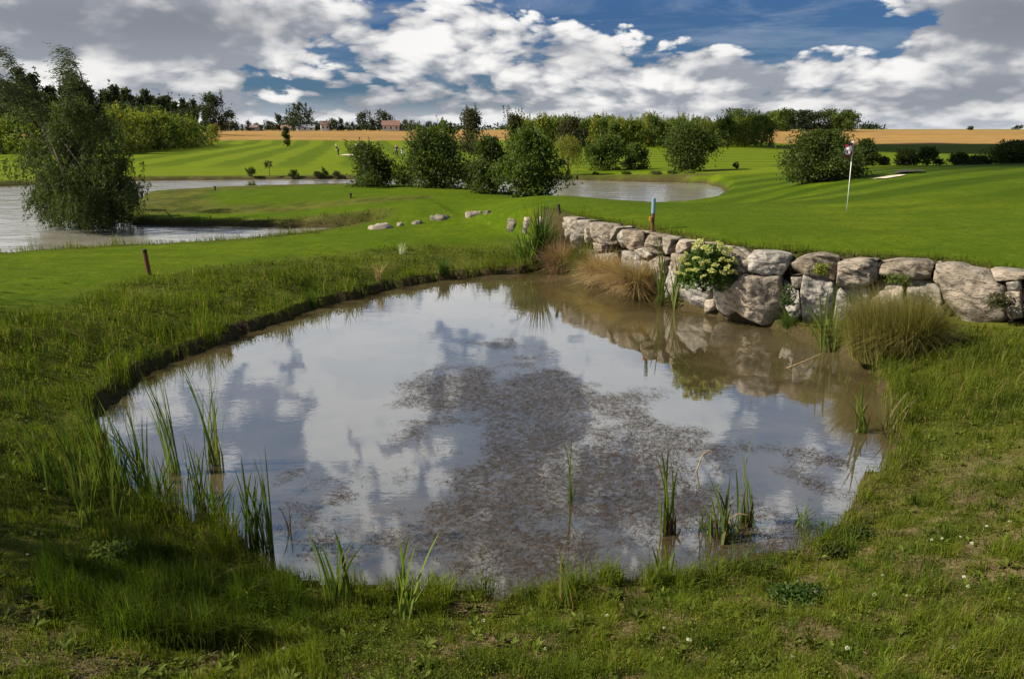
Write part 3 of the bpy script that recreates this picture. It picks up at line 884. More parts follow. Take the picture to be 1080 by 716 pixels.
# ------------------------------------------------------------------ boulder wall
def rock_mat(name, base, dark, lichen):
    m, nt, out = new_mat(name)
    geo = N(nt, 'ShaderNodeNewGeometry'); pos = geo.outputs['Position']
    a = N(nt, 'ShaderNodeAttribute', attribute_name='tint')
    n1 = noise_n(nt, pos, 2.2, 6, .65, .5); n2 = noise_n(nt, pos, 16, 6, .7); n3 = noise_n(nt, pos, 6, 4, .6)
    mp = N(nt, 'ShaderNodeMapping'); nt.links.new(pos, mp.inputs[0]); mp.inputs['Scale'].default_value = (3.5, 3.5, 9); mp.inputs['Rotation'].default_value = (.5, .4, 0)
    n4 = noise_n(nt, mp.outputs[0], 1.4, 5, .6, .8)
    c = mix_c(nt, ramp(nt, n1, .35, .65), base, dark)
    c = mix_c(nt, math_n(nt, 'MULTIPLY', ramp(nt, n4, .52, .60), .7), c, tuple(x * .40 for x in dark))
    c = mix_c(nt, math_n(nt, 'MULTIPLY', ramp(nt, n3, .55, .70), .5), c, lichen)
    c = mix_c(nt, math_n(nt, 'MULTIPLY', ramp(nt, n2, .45, .8), .5), c, (.10, .08, .06))
    c = mix_c(nt, 1.0, c, a.outputs['Color'], 'MULTIPLY')
    z = N(nt, 'ShaderNodeSeparateXYZ'); nt.links.new(pos, z.inputs[0])
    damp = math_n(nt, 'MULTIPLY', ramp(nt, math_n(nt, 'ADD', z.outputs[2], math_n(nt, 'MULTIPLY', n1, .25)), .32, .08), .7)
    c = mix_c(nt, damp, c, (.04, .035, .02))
    p = N(nt, 'ShaderNodeBsdfPrincipled', inp={'Base Color': c, 'Roughness': .85, 'Specular IOR Level': .2})
    h = math_n(nt, 'ADD', math_n(nt, 'MULTIPLY', n2, .5), n4)
    b = N(nt, 'ShaderNodeBump', inp={'Strength': .9, 'Distance': .07, 'Height': h}); nt.links.new(b.outputs[0], p.inputs['Normal'])
    nt.links.new(p.outputs[0], out.inputs[0])
    return m


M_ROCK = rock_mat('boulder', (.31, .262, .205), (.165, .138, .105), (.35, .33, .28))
WSEG = np.hypot(*np.diff(WALL, axis=0).T); WCUM = np.concatenate([[0], np.cumsum(WSEG)])


def wall_hit(u, v):
    """where a pixel's direction meets the wall's face: run along the wall and height"""
    dx, dy, dz = ray(u, v)
    best = None
    for i in range(len(WALL) - 1):
        ax, ay = WALL[i]; ex, ey = WALL[i + 1] - WALL[i]
        den = dx * ey - dy * ex
        if abs(den) < 1e-9: continue
        t = (ax * ey - ay * ex) / den
        s = ((dx * t - ax) * ex + (dy * t - ay) * ey) / (ex * ex + ey * ey)
        if t > 0 and (-0.001 <= s <= 1.001 or (i == 0 and s < 0) or (i == len(WALL) - 2 and s > 1)):
            if best is None: best = (WCUM[i] + s * WSEG[i], EYE + dz * t)
    return best


def wall_pos(s):
    i = int(np.clip(np.searchsorted(WCUM, s) - 1, 0, len(WSEG) - 1))
    return WALL[i] + (WALL[i + 1] - WALL[i]) * ((s - WCUM[i]) / WSEG[i])


def wall_nrm(s):
    d = wall_pos(s + .4) - wall_pos(s - .4); d = d / np.hypot(*d)
    n = np.array([d[1], -d[0]])
    return n if n[1] < 0 else -n


STONES = [
    [(592.7, 228.5), (603, 229.5), (602, 244), (600.5, 258), (594.6, 254), (591.7, 240)],
    [(605.4, 233.3), (616, 232.4), (615, 242), (609, 259.7), (601.5, 265), (603, 248)],
    [(617, 240), (620.5, 254), (611, 258), (614, 246)],
    [(619, 235.3), (636.7, 236.3), (640.6, 243), (642.5, 257.8), (636.7, 258.7), (622, 254.5), (618, 244)],
    [(640.6, 242), (648.4, 237.2), (651, 240), (645.5, 250), (643, 254)],
    [(622, 256.2), (632.8, 258), (633.2, 265), (624, 266.6), (620.6, 262)],
    [(645.5, 255.8), (651.3, 243), (658, 243), (657.8, 255.8), (650.4, 261.7)],
    [(659, 244), (671, 245), (671.5, 261.7), (664, 266), (658, 257.5)],
    [(674.8, 246.4), (692.4, 249), (693.4, 267.5), (686.5, 269.5), (676, 259.7)],
    [(694, 250), (703, 252), (703, 268), (694.6, 268.5)],
    [(668, 264), (675.8, 261.7), (683.6, 268.5), (679.7, 273), (670.9, 269)],
    [(647.4, 265.6), (666, 266.6), (670, 272), (668, 292), (648, 288)],
    [(679.7, 277.3), (689.4, 271.4), (699.2, 275.3), (698.3, 300.8), (685.5, 309.6), (678.7, 295)],
    [(600.5, 267.5), (606.4, 268.5), (604.5, 290), (599, 288)],
    [(607, 264), (622, 268), (624, 290), (606, 290)], [(626, 269), (645, 268), (646, 296), (626, 292)], [(670, 276), (677, 278), (677, 305), (650, 300), (650, 292)],
    [(700, 277), (707, 285), (712, 300), (714, 320), (700, 315)],
    [(706, 253.4), (721.8, 255), (722.7, 262.5), (715, 267.8), (707.4, 264.5)], [(724, 257.6), (740, 255), (742, 261), (731, 268.8), (724.6, 264.5)],
    [(704, 268), (720, 268.6), (727.9, 277.7), (711, 295.6), (706, 284)],
    [(716.8, 297), (731.9, 275), (740, 295), (747.8, 303), (743.6, 314.7), (739.6, 325), (721.8, 326), (716.6, 314.7)],
    [(742, 317), (748, 316.2), (749.6, 324), (741, 333)], [(745, 260), (768, 262), (786, 276), (782, 296), (765, 305), (748, 300), (742, 280)],
    [(788.8, 271.8), (793.9, 266.8), (814, 266), (831, 271), (831.4, 279), (822.3, 292), (805.6, 291), (790.5, 286.2)],
    [(783.8, 292), (820.7, 293.5), (824, 320.4), (834, 333.8), (832.4, 344), (817.3, 346), (797.2, 340), (773.8, 327), (766, 308)],
    [(749, 305), (765, 308), (772, 328), (760, 334), (750, 325)],
    [(833.7, 279.6), (846.7, 273), (868.7, 266), (884, 274.4), (878.8, 297), (866, 294.5), (849.3, 290.4), (835, 291.3)],
    [(848, 292.3), (867.4, 294), (883, 300.4), (881.4, 318), (866, 350), (847.7, 345), (845.4, 308)],
    [(885.8, 278.3), (909, 275.7), (929.3, 277), (929.3, 298), (903.7, 304), (884.3, 301)],
    [(931.4, 279.6), (955.6, 275.7), (985.4, 277), (980, 295.6), (955.6, 297), (930.6, 292)],
    [(955.6, 298.3), (980, 298), (991, 308), (996, 334), (988, 343), (955.6, 345)],
    [(884, 305), (916, 305), (917, 352), (870, 356), (881, 320)], [(919, 302), (953, 299), (953.5, 348), (919.5, 352)],
    [(989, 281), (1004.8, 278.6), (1015, 284.8), (1030.7, 287.4), (1055.4, 304), (1056, 322), (1035, 333), (1003, 338), (996.5, 316)],
    [(1043, 284), (1059, 284), (1079, 288.7), (1078, 295.5), (1050, 296.5)], [(1061, 298.5), (1073, 297), (1074.5, 307), (1062.5, 308)], [(1060, 309.4), (1074, 308.6), (1077, 321), (1061, 326)],
    [(985, 279), (989, 281), (995, 300), (991, 306), (984, 296)],
    [(834, 294), (845, 294), (844.5, 305), (836, 304)], [(826, 300), (842, 308), (845, 332), (837, 340), (828, 324)],
    [(1081, 291), (1110, 292), (1122, 318), (1100, 332), (1079, 326)], [(1125, 294), (1155, 297), (1160, 325), (1126, 326)], [(1163, 299), (1205, 303), (1208, 334), (1165, 332)],
]


def boulder(poly_px, idx, parent):
    P = np.array([wall_hit(u, v + (14 if u > 985 and v > 312 else 0)) for u, v in poly_px])
    c = P.mean(0)
    P = c + (P - c) * 1.085
    n = len(P); out = []
    M = 84
    # rounded outline resampled evenly (corner cutting once)
    Q = []
    for i in range(n):
        a, b, d = P[i - 1], P[i], P[(i + 1) % n]
        Q += [b + (a - b) * .045, b + (d - b) * .045]
    Q = np.array(Q + [Q[0]])
    L = np.concatenate([[0], np.cumsum(np.hypot(*np.diff(Q, axis=0).T))])
    tt = np.linspace(0, L[-1], M, endpoint=False)
    O = np.stack([np.interp(tt, L, Q[:, 0]), np.interp(tt, L, Q[:, 1])], 1)
    size = np.sqrt(np.ptp(P[:, 0]) * np.ptp(P[:, 1]))
    r = np.random.default_rng(100 + idx)
    bulge = .09 * size * r.uniform(.6, 1.3); tilt = r.normal(0, .16, 2)
    pl = [(r.normal(0, 1, 2), r.uniform(.12, .34) * size, r.uniform(.25, .6)) for _ in range(4)]
    rings = [(.90, -.52), (1.0, -.36), (1.0, -.12), (1.0, -.04), (.992, .012), (.972, .045), (.93, .064), (.86, .071), (.79, .074), (.71, .076), (.63, .077), (.55, .078), (.47, .079), (.39, .080), (.31, .081), (.23, .082), (.15, .083), (.07, .084)]
    V = []
    for k, (sc, dep) in enumerate(rings):
        for q in range(M):
            s, z = c + (O[q] - c) * sc
            dd = dep if dep < 0 else dep / .084 * bulge
            off = (O[q] - c) * sc
            dd += float(off @ tilt) * (1 if dep > -.1 else .3)
            if dep > -.1:
                for dv, o0, sl in pl:            # broken planar facets
                    dv_ = dv / np.hypot(*dv); dd -= max(0.0, float(off @ dv_) - o0) * sl
            p2 = wall_pos(s); nr = wall_nrm(c[0])
            p = Vector((p2[0] + nr[0] * (dd - .06), p2[1] + nr[1] * (dd - .06), z))
            f = mnoise.fractal(p * 2.4 + Vector((idx * 3.1, 0, 0)), .8, 2.1, 6) * .03 + abs(mnoise.noise(Vector((p.x * 3, p.y * 3, p.z * 7 + p.x * 3)) + Vector((idx, 7, 0)))) * -.075 - .03 * max(0, mnoise.cell(p * 5 + Vector((idx, 0, 0))) - .4)
            f *= min(1, size * 1.6) * (1 if k > 2 else .3)
            zz = p.z + f * .4 * (1 if z > c[1] else -1)
            if zz > GREEN_Z - .04: zz = GREEN_Z - .04 + (zz - GREEN_Z + .04) * .35
            V.append((p.x + nr[0] * f, p.y + nr[1] * f, zz))
    T, F = [], []
    R = len(rings)
    for k in range(R - 1):
        for q in range(M):
            a = k * M + q; b = k * M + (q + 1) % M
            F.append((a, b, b + M, a + M))
    V.append(tuple(np.mean(V[:M], 0))); V.append(tuple(np.mean(V[(R - 1) * M:R * M], 0)))
    for q in range(M):
        T.append((R * M, (q + 1) % M, q)); T.append((R * M + 1, (R - 1) * M + q, (R - 1) * M + (q + 1) % M))
    mb = MB()
    warm = r.uniform(-1, 1); br = r.uniform(.72, 1.15)
    mb.add(V, T, F, np.array([1 + .07 * warm, 1, 1 - .10 * warm]) * br)
    return mb.obj('boulder', M_ROCK, parent, smooth=True)


wall_thing = thing('boulder_wall', 'dry stacked retaining wall of large grey and tan boulders along the pond', 'wall')
for i_, p_ in enumerate(STONES):
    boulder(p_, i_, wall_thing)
M_EARTH = plain_mat('earth', (.05, .036, .022), .95, .5, 14, .6)


def free_rock(u, v, w_px, h_px, idx, label, tone=1.0, sink=.25):
    p = ground_at(u, v)
    w_px *= .85; h_px *= .85
    d = p[1]; W = w_px / 800 * d; H = h_px / 800 * d * 1.3
    r = np.random.default_rng(300 + idx); V = []; Q = []; T = []
    nu, nv = 22, 12
    for i in range(nv + 1):
        ph = PI * i / nv
        for j in range(nu):
            th = 2 * PI * j / nu
            q = Vector((math.sin(ph) * math.cos(th), math.sin(ph) * math.sin(th), math.cos(ph)))
            f = 1 + mnoise.fractal(q * 1.5 + Vector((idx * 5.3, 1, 2)), .9, 2, 4) * .28
            q = Vector([math.copysign(abs(k) ** .75, k) for k in q]) * f
            V.append((q.x * W * .5, q.y * W * .42, q.z * H * .8 + H * (-.08 - sink)))
    for i in range(nv):
        for j in range(nu):
            k = (j + 1) % nu
            Q.append((i * nu + j, (i + 1) * nu + j, (i + 1) * nu + k, i * nu + k))
    mb = MB(); mb.add(V, None, Q, np.array([1.0, .99, .96]) * tone * .82)
    o = mb.obj('rock', M_ROCK, None, True, p); o.rotation_euler = (0, 0, r.uniform(-.4, .4))
    tag(o, label, 'rock', 'loose rocks round the inlet')


for i_, a_ in enumerate([
    (402, 241, 30, 10, 'broad pale rock at the tip of the inlet, leftmost of the loose rocks', 1.1),
    (422, 238, 9, 6, 'small pale stone just right of the broad leftmost rock', 1.1), (440, 236, 13, 6, 'low grey stone between the small pale stone and a flat brown rock', .95),
    (464, 231, 24, 8, 'flat brown rock on the short grass, fourth from the left', .85), (500, 227, 22, 8, 'pale rounded rock near the top of the grass bank', 1.15),
    (514, 225, 9, 6, 'small stone touching the right end of the pale rounded rock', .95), (541, 236, 15, 9, 'grey rock in dark soil left of the tall green reeds', .9),
    (557, 236, 13, 11, 'white rock half hidden behind the tall green reeds', 1.25), (571, 235, 12, 11, 'pale rock wedged between the tall reeds and the wall', 1.1)]):
    free_rock(*a_[:4], i_, *a_[4:])
# ------------------------------------------------------------------ trees and shrubs
def env_round(t): return np.sqrt(np.clip(1 - (2 * t - 1) ** 2, 0, 1)) * .95 + .05
def env_bush(t): return np.clip(1.02 - t ** 2.3, .05, 1) * (.72 + .28 * np.clip(t * 5, 0, 1))
def env_cone(t): return np.clip(1.02 - t, .03, 1) ** .9
def env_poplar(t): return np.clip(np.sin(PI * np.clip(t, 0, 1) ** .62), .06, 1) * (.95 - .3 * t)
def env_oval(t): return np.clip(np.sin(PI * np.clip(t * .93 + .05, 0, 1)) ** .7, .08, 1)


def tree_parts(root, seed, H, W, crown_base, env, nclump, nleaf, leaf, cols, trunk_r, wind=0.0, clump_s=.13, lean=(0, 0), leaf_dir=None, stems=1, aspect=.5, spikes=0,
               crown_name='crown', trunk_name='trunk', limbs=True):
    r = np.random.default_rng(seed)
    R0 = W / 2
    wood = MB(); mb = MB()
    anchors = []
    ph = r.uniform(0, 6.28, 4)
    for k in range(nclump):
        t = r.random() ** .85
        a = r.uniform(0, 2 * PI)
        uneven = 1 + .30 * math.sin(2 * a + ph[0] + 5 * t) + .20 * math.sin(5 * a + ph[1] - 9 * t)
        rad = R0 * float(env(t)) * uneven * math.sqrt(r.uniform(.18, 1))
        z = crown_base + t * (H - crown_base) * r.uniform(.93, 1.0)
        anchors.append((rad * math.cos(a) + lean[0] * z / H - wind * (z / H) ** 2, rad * math.sin(a) + lean[1] * z / H, z))
    anchors = np.array(anchors)
    # wood
    for sI in range(stems):
        off = np.array([0, 0, 0]) if stems == 1 else np.array([r.normal(0, R0 * .12), r.normal(0, R0 * .12), 0])
        top = H * (.86 if stems == 1 else r.uniform(.55, .85))
        tt = np.linspace(0, 1, 8)
        path = np.stack([off[0] * (1 + 2 * tt) + lean[0] * tt * top / H - wind * (tt * top / H) ** 2 + r.normal(0, .012 * H, 8) * tt, off[1] * (1 + 2 * tt) + lean[1] * tt + r.normal(0, .012 * H, 8) * tt, tt * top - .05], 1)
        tube(wood, path, trunk_r * (1.25 - tt * 1.12) * (1 if stems == 1 else .6), 7)
        if limbs:
            for k in range(sI, min(len(anchors), 26), stems):
                A = anchors[k]
                hz = np.clip((A[2] - .25 * np.hypot(A[0], A[1])) / top, .12, .96)
                b = np.array([np.interp(hz, tt, path[:, j]) for j in range(3)])
                m = b * .5 + A * .5 + np.array([0, 0, -.06 * H * r.random()])
                tube(wood, [b, m * .55 + b * .45, m * .6 + A * .4, A], np.array([.36, .27, .18, .07]) * trunk_r, 5)
    # leaves
    ci = r.integers(0, len(anchors), nleaf)
    P = anchors[ci] + r.normal(size=(nleaf, 3)) * np.array([1, 1, .75]) * W * clump_s
    P[:, 2] = np.clip(P[:, 2], max(.04, crown_base * .55), H * 1.04)
    ct = r.uniform(0, 1, len(anchors)); t = np.clip(ct[ci] + r.normal(0, .25, nleaf), 0, 1)[:, None]
    C = (np.array(cols[0]) * (1 - t) + np.array(cols[1]) * t) * r.uniform(.75, 1.25, (nleaf, 1))
    leaves(mb, P, leaf * 1.15 * r.uniform(.6, 1.3, nleaf), C, r, direct=leaf_dir, aspect=aspect)
    for k in range(spikes):                       # upright leading shoots that break the outline
        a = r.uniform(0, 6.28); rr = R0 * .75 * math.sqrt(r.random())
        z0 = H * r.uniform(.5, .8); z1 = H * r.uniform(.85, 1.16)
        q = np.linspace(0, 1, 40)[:, None]
        b = np.array([rr * math.cos(a) - wind * .7, rr * math.sin(a), z0]); e = np.array([rr * 1.15 * math.cos(a) - wind * 1.5, rr * 1.15 * math.sin(a), z1])
        Pk = b + (e - b) * q + r.normal(size=(40, 3)) * leaf * .45 * (1.1 - q)
        leaves(mb, Pk, leaf * .9, np.tile(np.array(cols[1]) * r.uniform(.7, 1.1), (40, 1)), r, direct=np.array([-.5 * (wind > 0), 0, 1.2]), aspect=aspect)
    mb.obj(crown_name, M_LEAF, root)
    wood.obj(trunk_name, M_BARK, root, smooth=True)
    return root


CDARK = ((.017, .032, .006), (.062, .092, .015))
CMID = ((.028, .052, .008), (.085, .125, .017))
CLITE = ((.060, .095, .012), (.150, .180, .022))
CYEL = ((.105, .125, .014), (.22, .22, .028))
CBLUE = ((.014, .026, .014), (.030, .046, .022))
CPURP = ((.026, .026, .014), (.06, .055, .028))


def size_at(p, w_px, h_px):
    return w_px / 800.0 * p[1], h_px / 800.0 * p[1]


def place(u, vbase, d):
    x = (u - CX) / F_PX * d / (CP - (vbase - CY) / F_PX * SP)
    return np.array([x, d, tz(x, d)])


def on_ground(u, v, d=None):
    if d is None: return ground_at(u, v)
    q = at_d(u, v, d); q[2] = tz(q[0], q[1]); return q


def shrub(u, vb, vt, wpx, d, seed, label, cols=CDARK, nleaf=5000, leaf=.14, env=env_bush, base=.0, cat='shrub', name='shrub', stems=4, wind=.25, group=None, nclump=60, clump_s=.085, spikes=8,
          trunk_r=.07, aspect=.45):
    nleaf = int(nleaf * 1.45)
    p = on_ground(u, vb, d)
    top = at_d(u, vt, p[1])[2]
    H = max(top - p[2], .15); W = wpx / 800 * p[1]
    t = thing(name, label, cat, p, group)
    tree_parts(t, seed, H, W, base * H, env, nclump, nleaf, leaf, cols, trunk_r, wind, clump_s, stems=stems, spikes=spikes, aspect=aspect,
               crown_name='foliage' if stems > 1 else 'crown', trunk_name='stem' if stems > 1 else 'trunk')
    return t


# --- the bank of shrubs behind the putting green
shrub(394, 196, 153, 50, 44, 1, 'dark feathery shrub by the lake, leftmost of the row behind the green', nleaf=5200, leaf=.15, spikes=16, wind=.35)
shrub(462, 197, 139, 74, 43, 2, 'broad dark shrub with wind swept tips, second from left behind the green', nleaf=9500, leaf=.16, nclump=110, spikes=26, wind=.4)
shrub(522, 203, 148, 48, 38, 3, 'dark shrub between the broad shrub and the tallest shrub of the row', nleaf=6000, leaf=.14, spikes=12)
shrub(562, 207, 140, 62, 35, 4, 'tallest dense green shrub at the right end of the row behind the green', cols=CMID, nleaf=9500, leaf=.14, nclump=110, spikes=22)
shrub(500, 197, 172, 22, 46, 5, 'low light green shrub in the gap of the row below the upright tree', cols=CLITE, nleaf=1500, leaf=.12)
shrub(425, 195, 176, 20, 48, 6, 'small yellowish bush between the leftmost and the broad shrub', cols=CLITE, nleaf=1300, leaf=.12)
# --- trees beyond the water
shrub(500, 173, 117, 27, 86, 11, 'dark upright young tree with a bare slender trunk above the shrubs', CPURP, 2600, .26, env_poplar, .22, 'tree', 'young_tree', 1, .3, nclump=40, clump_s=.13, spikes=16, trunk_r=.10)
shrub(545, 172, 121, 24, 92, 12, 'greyish brown upright tree behind the tallest shrub', CPURP, 2200, .28, env_poplar, .25, 'tree', 'young_tree', 1, .3, nclump=36, spikes=14, trunk_r=.10)
shrub(604, 172, 124, 24, 98, 13, 'dark brownish tree behind the yellow weeping tree', CPURP, 2200, .28, env_oval, .2, 'tree', 'young_tree', 1, .2, nclump=36, spikes=10, trunk_r=.10)
shrub(471, 171, 128, 20, 95, 14, 'green round young tree just left of the dark upright tree', CMID, 1800, .26, env_oval, .2, 'tree', 'young_tree', 1, .2, nclump=30, spikes=6, trunk_r=.09)
shrub(640, 181, 145, 44, 74, 15, 'wide rounded clump of green bushes on the far shore', CMID, 5200, .22, env_bush, 0, nclump=70, wind=.1, spikes=8)
shrub(670, 181, 153, 26, 76, 16, 'smaller rounded bush at the right end of the wide clump', CMID, 2400, .22, env_bush, 0, nclump=40, wind=.1, spikes=4)
shrub(725, 193, 132, 46, 66.5, 17, 'tall dark tree standing on the far shore and mirrored in the lake', CDARK, 6500, .2, env_oval, .06, 'tree', 'broadleaf_tree', 1, .15, nclump=85, clump_s=.10, spikes=10, trunk_r=.13)
shrub(303, 157, 135, 10, 190, 18, 'small dark tree alone on the striped fairway', CDARK, 900, .40, env_poplar, .08, 'tree', 'young_tree', 1, .1, nclump=24, spikes=3, trunk_r=.12)
shrub(775, 193, 172, 6, 66, 19, 'thin staked sapling on the bank right of the tall dark tree', CPURP, 160, .14, env_poplar, .35, 'tree', 'sapling', 1, .05, nclump=8, spikes=1, trunk_r=.03)
shrub(285, 189, 170, 9, 67, 20, 'thin brown sapling on the far shore between two round bushes', CPURP, 130, .14, env_oval, .5, 'tree', 'sapling', 1, .05, nclump=8, spikes=1, trunk_r=.03)
# --- low bushes on the far shores
for i_, (u, vb, vt, w, d, lab, co) in enumerate([
    (266, 190, 177, 12, 66.5, 'round dark bush on the far shore, leftmost of the shore bushes', CDARK), (311, 190, 180, 9, 66.5, 'small round dark bush on the far shore right of the thin brown sapling', CDARK),
    (336, 189, 182, 8, 66.8, 'low brown tuft on the far shore beside a darker bush', CPURP), (342, 189, 178, 8, 66.8, 'narrow dark bush beside the low brown tuft', CDARK),
    (356, 189, 182, 13, 66.8, 'low wide brownish bush near the leftmost big shrub', CPURP), (266, 197, 189, 10, 51, 'tiny dark bush on the peninsula edge in front of the lake', CDARK),
    (628, 191, 184, 5, 66.4, 'tiny upright tuft on the shore at the left of the right-hand water', CMID), (660, 192, 184, 9, 66.2, 'small squarish dark tuft on the shore below the wide clump', CDARK),
    (692, 193, 184, 14, 65, 'brown green tuft at the left foot of the tall dark tree', CPURP), (709, 193.5, 183, 12, 65, 'dark tuft under the tall dark tree', CDARK), (727, 193.8, 185, 14, 64.5, 'pale green reedy tuft at the right foot of the tall dark tree', CLITE)]):
    shrub(u, vb, vt, w, d, 40 + i_, lab, co, 420, .13, env_bush, 0, nclump=16, spikes=2, stems=2, wind=.05, trunk_r=.02)
# --- shrubs right of the flag
for i_, (u, vb, vt, w, d, lab, co, nl) in enumerate([
    (864, 194, 141, 74, 44, 'large round dark bush left of the flag', CDARK, 13000), (911, 176, 149, 26, 66, 'dark bush just behind the flag, right of the large round bush', CDARK, 2600),
    (933, 177, 167, 10, 66, 'tiny round bush between the flag bush and the bunker pair', CMID, 500), (955, 178, 159, 21, 62, 'left one of two dark bushes behind the sand bunker', CDARK, 1900),
    (978, 179, 157, 21, 62, 'right one of two dark bushes behind the sand bunker', CDARK, 1900), (1011, 180, 163, 17, 60, 'small pointed dark bush right of the bunker pair', CDARK, 1200),
    (1028, 180, 166, 22, 60, 'low wide dark bush beside the small pointed one', CDARK, 1300), (1076, 182, 151, 66, 60, 'huge domed dark bush at the right edge of the picture', CDARK, 6500)]):
    shrub(u, vb, vt, w * (.9 if i_ == 0 else 1), d, 60 + i_, lab, co, nl, .15 if d < 50 else .2, env_round if i_ == 0 else env_bush, 0, nclump=max(20, nl // 80), spikes=5, wind=.08)


# --- weeping trees: hanging strands of narrow leaves
def strands(mb, starts, length, lean, r, cols, leaf=.12, per=16):
    n = len(starts)
    L = length * r.uniform(.45, 1.2, n)
    dirx = lean[None] * r.uniform(.4, 1.3, (n, 1)) + r.normal(size=(n, 3)) * .10
    t = np.linspace(0, 1, per)
    P = starts[:, None] + (dirx[:, None] * t[None, :, None] + np.array([0, 0, -1.0]) * (t ** 1.5)[None, :, None]) * L[:, None, None]
    P = P + r.normal(size=P.shape) * leaf * .22
    k = np.clip(r.random(n) + 0, 0, 1)[:, None]
    c = np.array(cols[0]) * (1 - k) + np.array(cols[1]) * k
    C = np.repeat(c, per, 0) * r.uniform(.7, 1.3, (n * per, 1))
    leaves(mb, P.reshape(-1, 3), leaf * r.uniform(.7, 1.3, n * per), C, r, direct=np.array([lean[0] * 1.2, 0, -1.1]), spread=.8, aspect=.30)


def willow():
    p = np.array(at(117, 238, .1)); p[2] = .05
    D = p[1]
    t = thing('willow_tree', 'dark leaning willow with two wind swept plumes at the edge of the lake', 'tree', p)
    r = np.random.default_rng(5)
    px = lambda u, v, dd=0.0: at_d(u, v, D + dd) - p
    wood = MB(); crown = MB()
    trunk = [px(118, 240), px(114, 225), px(106, 205, .1), px(96, 180, .2), px(90, 150, .2), px(92, 120, .1)]
    tube(wood, trunk, [.17, .15, .13, .11, .09, .06], 8)
    trunk2 = [px(112, 238, .3), px(98, 215, .5), px(75, 185, .8), px(52, 155, 1.0), px(42, 125, 1.0)]
    tube(wood, trunk2, [.15, .13, .11, .08, .05], 8)
    trunk3 = [px(119, 236, -.2), px(116, 212, -.6), px(118, 190, -.9), px(126, 172, -1.0)]
    tube(wood, trunk3, [.1, .085, .06, .03], 6)
    cl = []
    for (u, v, ru, rv, n) in [(90, 150, 46, 44, 900), (70, 165, 40, 58, 800), (112, 180, 30, 34, 600), (55, 130, 40, 34, 460), (84, 195, 48, 30, 900), (36, 165, 20, 44, 160), (100, 120, 28, 26, 400), (118, 200, 24, 18, 320), (70, 205, 38, 20, 620), (95, 222, 30, 14, 420), (62, 222, 26, 12, 300), (100, 200, 34, 26, 600)]:
        a = r.uniform(0, 2 * PI, n); q = np.sqrt(r.random(n))
        uu, vv = u + ru * q * np.cos(a), v + rv * q * np.sin(a)
        ok = (uu < 139 - np.abs(vv - 190) * .18)
        for x_, y_ in zip(uu[ok], vv[ok]): cl.append(px(x_, y_, r.normal(0, 1.1)))
    cl = np.array(cl)
    hub = cl[r.integers(0, len(cl), 95)]
    cl = hub[r.integers(0, 95, 3400)] + r.normal(size=(3400, 3)) * np.array([.30, .30, .22])
    for k in range(46):
        A = hub[k * 2]; b = np.array(trunk[r.integers(2, 6)] if r.random() < .55 else trunk2[r.integers(1, 5)])
        m = (A + b) / 2 + np.array([0, 0, .25])
        tube(wood, [b, m, A], [.05, .03, .012], 5)
    strands(crown, cl, .72, np.array([-.20, 0, 0]), r, ((.016, .030, .007), (.042, .064, .013)), .145, 16)
    # plumes blown to the left
    for pts in ([(98, 128), (92, 100), (84, 76), (72, 54)], [(108, 130), (100, 108), (88, 88), (70, 72)], [(50, 130), (42, 104), (26, 78), (4, 52)], [(60, 128), (46, 112), (26, 96), (-6, 80)], [(112, 140), (106, 118), (94, 98), (80, 84)],
                [(118, 150), (112, 128), (104, 112), (96, 100)], [(40, 135), (22, 108), (0, 84), (-26, 68)]):
        P3 = np.array([px(u, v, r.normal(0, .4)) for u, v in pts])
        tube(wood, P3, [.05, .035, .02, .008], 5)
        q = np.linspace(.1, 1, 30)
        S = np.stack([np.interp(q, np.linspace(0, 1, 4), P3[:, j]) for j in range(3)], 1)
        S = np.repeat(S, 8, 0) + r.normal(size=(240, 3)) * .13
        n = len(S); per = 10; tt = np.linspace(0, 1, per)
        dirn = np.array([-1.0, 0, .20]) + r.normal(size=(n, 3)) * .25
        Lk = r.uniform(.25, .75, n)
        PP = S[:, None] + dirn[:, None] * tt[None, :, None] * Lk[:, None, None] - np.array([0, 0, .22]) * (tt ** 2)[None, :, None]
        c = np.tile(np.array([.030, .048, .012]), (n * per, 1)) * r.uniform(.6, 1.4, (n * per, 1))
        leaves(crown, PP.reshape(-1, 3), .12 * r.uniform(.7, 1.3, n * per), c, r, direct=np.array([-1.2, 0, .0]), spread=.5, aspect=.25)
    crown.obj('crown', M_LEAF, t); wood.obj('trunk', M_BARK, t, smooth=True)


willow()


def yellow_weeper():
    p = on_ground(599, 187, 67)
    t = thing('weeping_tree', 'yellow green weeping tree with hanging branches at the water edge', 'tree', p)
    r = np.random.default_rng(9); H = 40 / 800 * p[1]
    wood = MB(); crown = MB()
    tube(wood, [(0, 0, -.05), (-.03, 0, H * .4), (.05, 0, H * .8)], [.11, .09, .05], 7)
    n = 420; a = r.uniform(0, 6.28, n); q = np.sqrt(r.random(n))
    S = np.stack([1.25 * q * np.cos(a) - .1, 1.1 * q * np.sin(a), H * (.98 - .28 * q ** 2) + r.normal(0, .1, n)], 1)
    for k in range(14):
        A = S[r.integers(n)]; tube(wood, [(0, 0, H * .55), (A[0] * .5, A[1] * .5, H * .85), A], [.05, .035, .012], 5)
    strands(crown, S, 1.9, np.array([.02, 0, 0]), r, CYEL, .15, 14)
    crown.obj('crown', M_LEAF, t); wood.obj('trunk', M_BARK, t, smooth=True)


yellow_weeper()

# --- plantations of young trees: a few kinds, each copied
def proto(name, label, cat, seed, H, W, env, base, nclump, nleaf, leaf, cols, tr, group, spikes=6, clump_s=.13, wind=.2):
    t = thing(name, label, cat, (0, 0, 0), group)
    return tree_parts(t, seed, H, W, base * H, env, nclump, nleaf, leaf, cols, tr, wind, clump_s, spikes=spikes, limbs=nclump < 60)


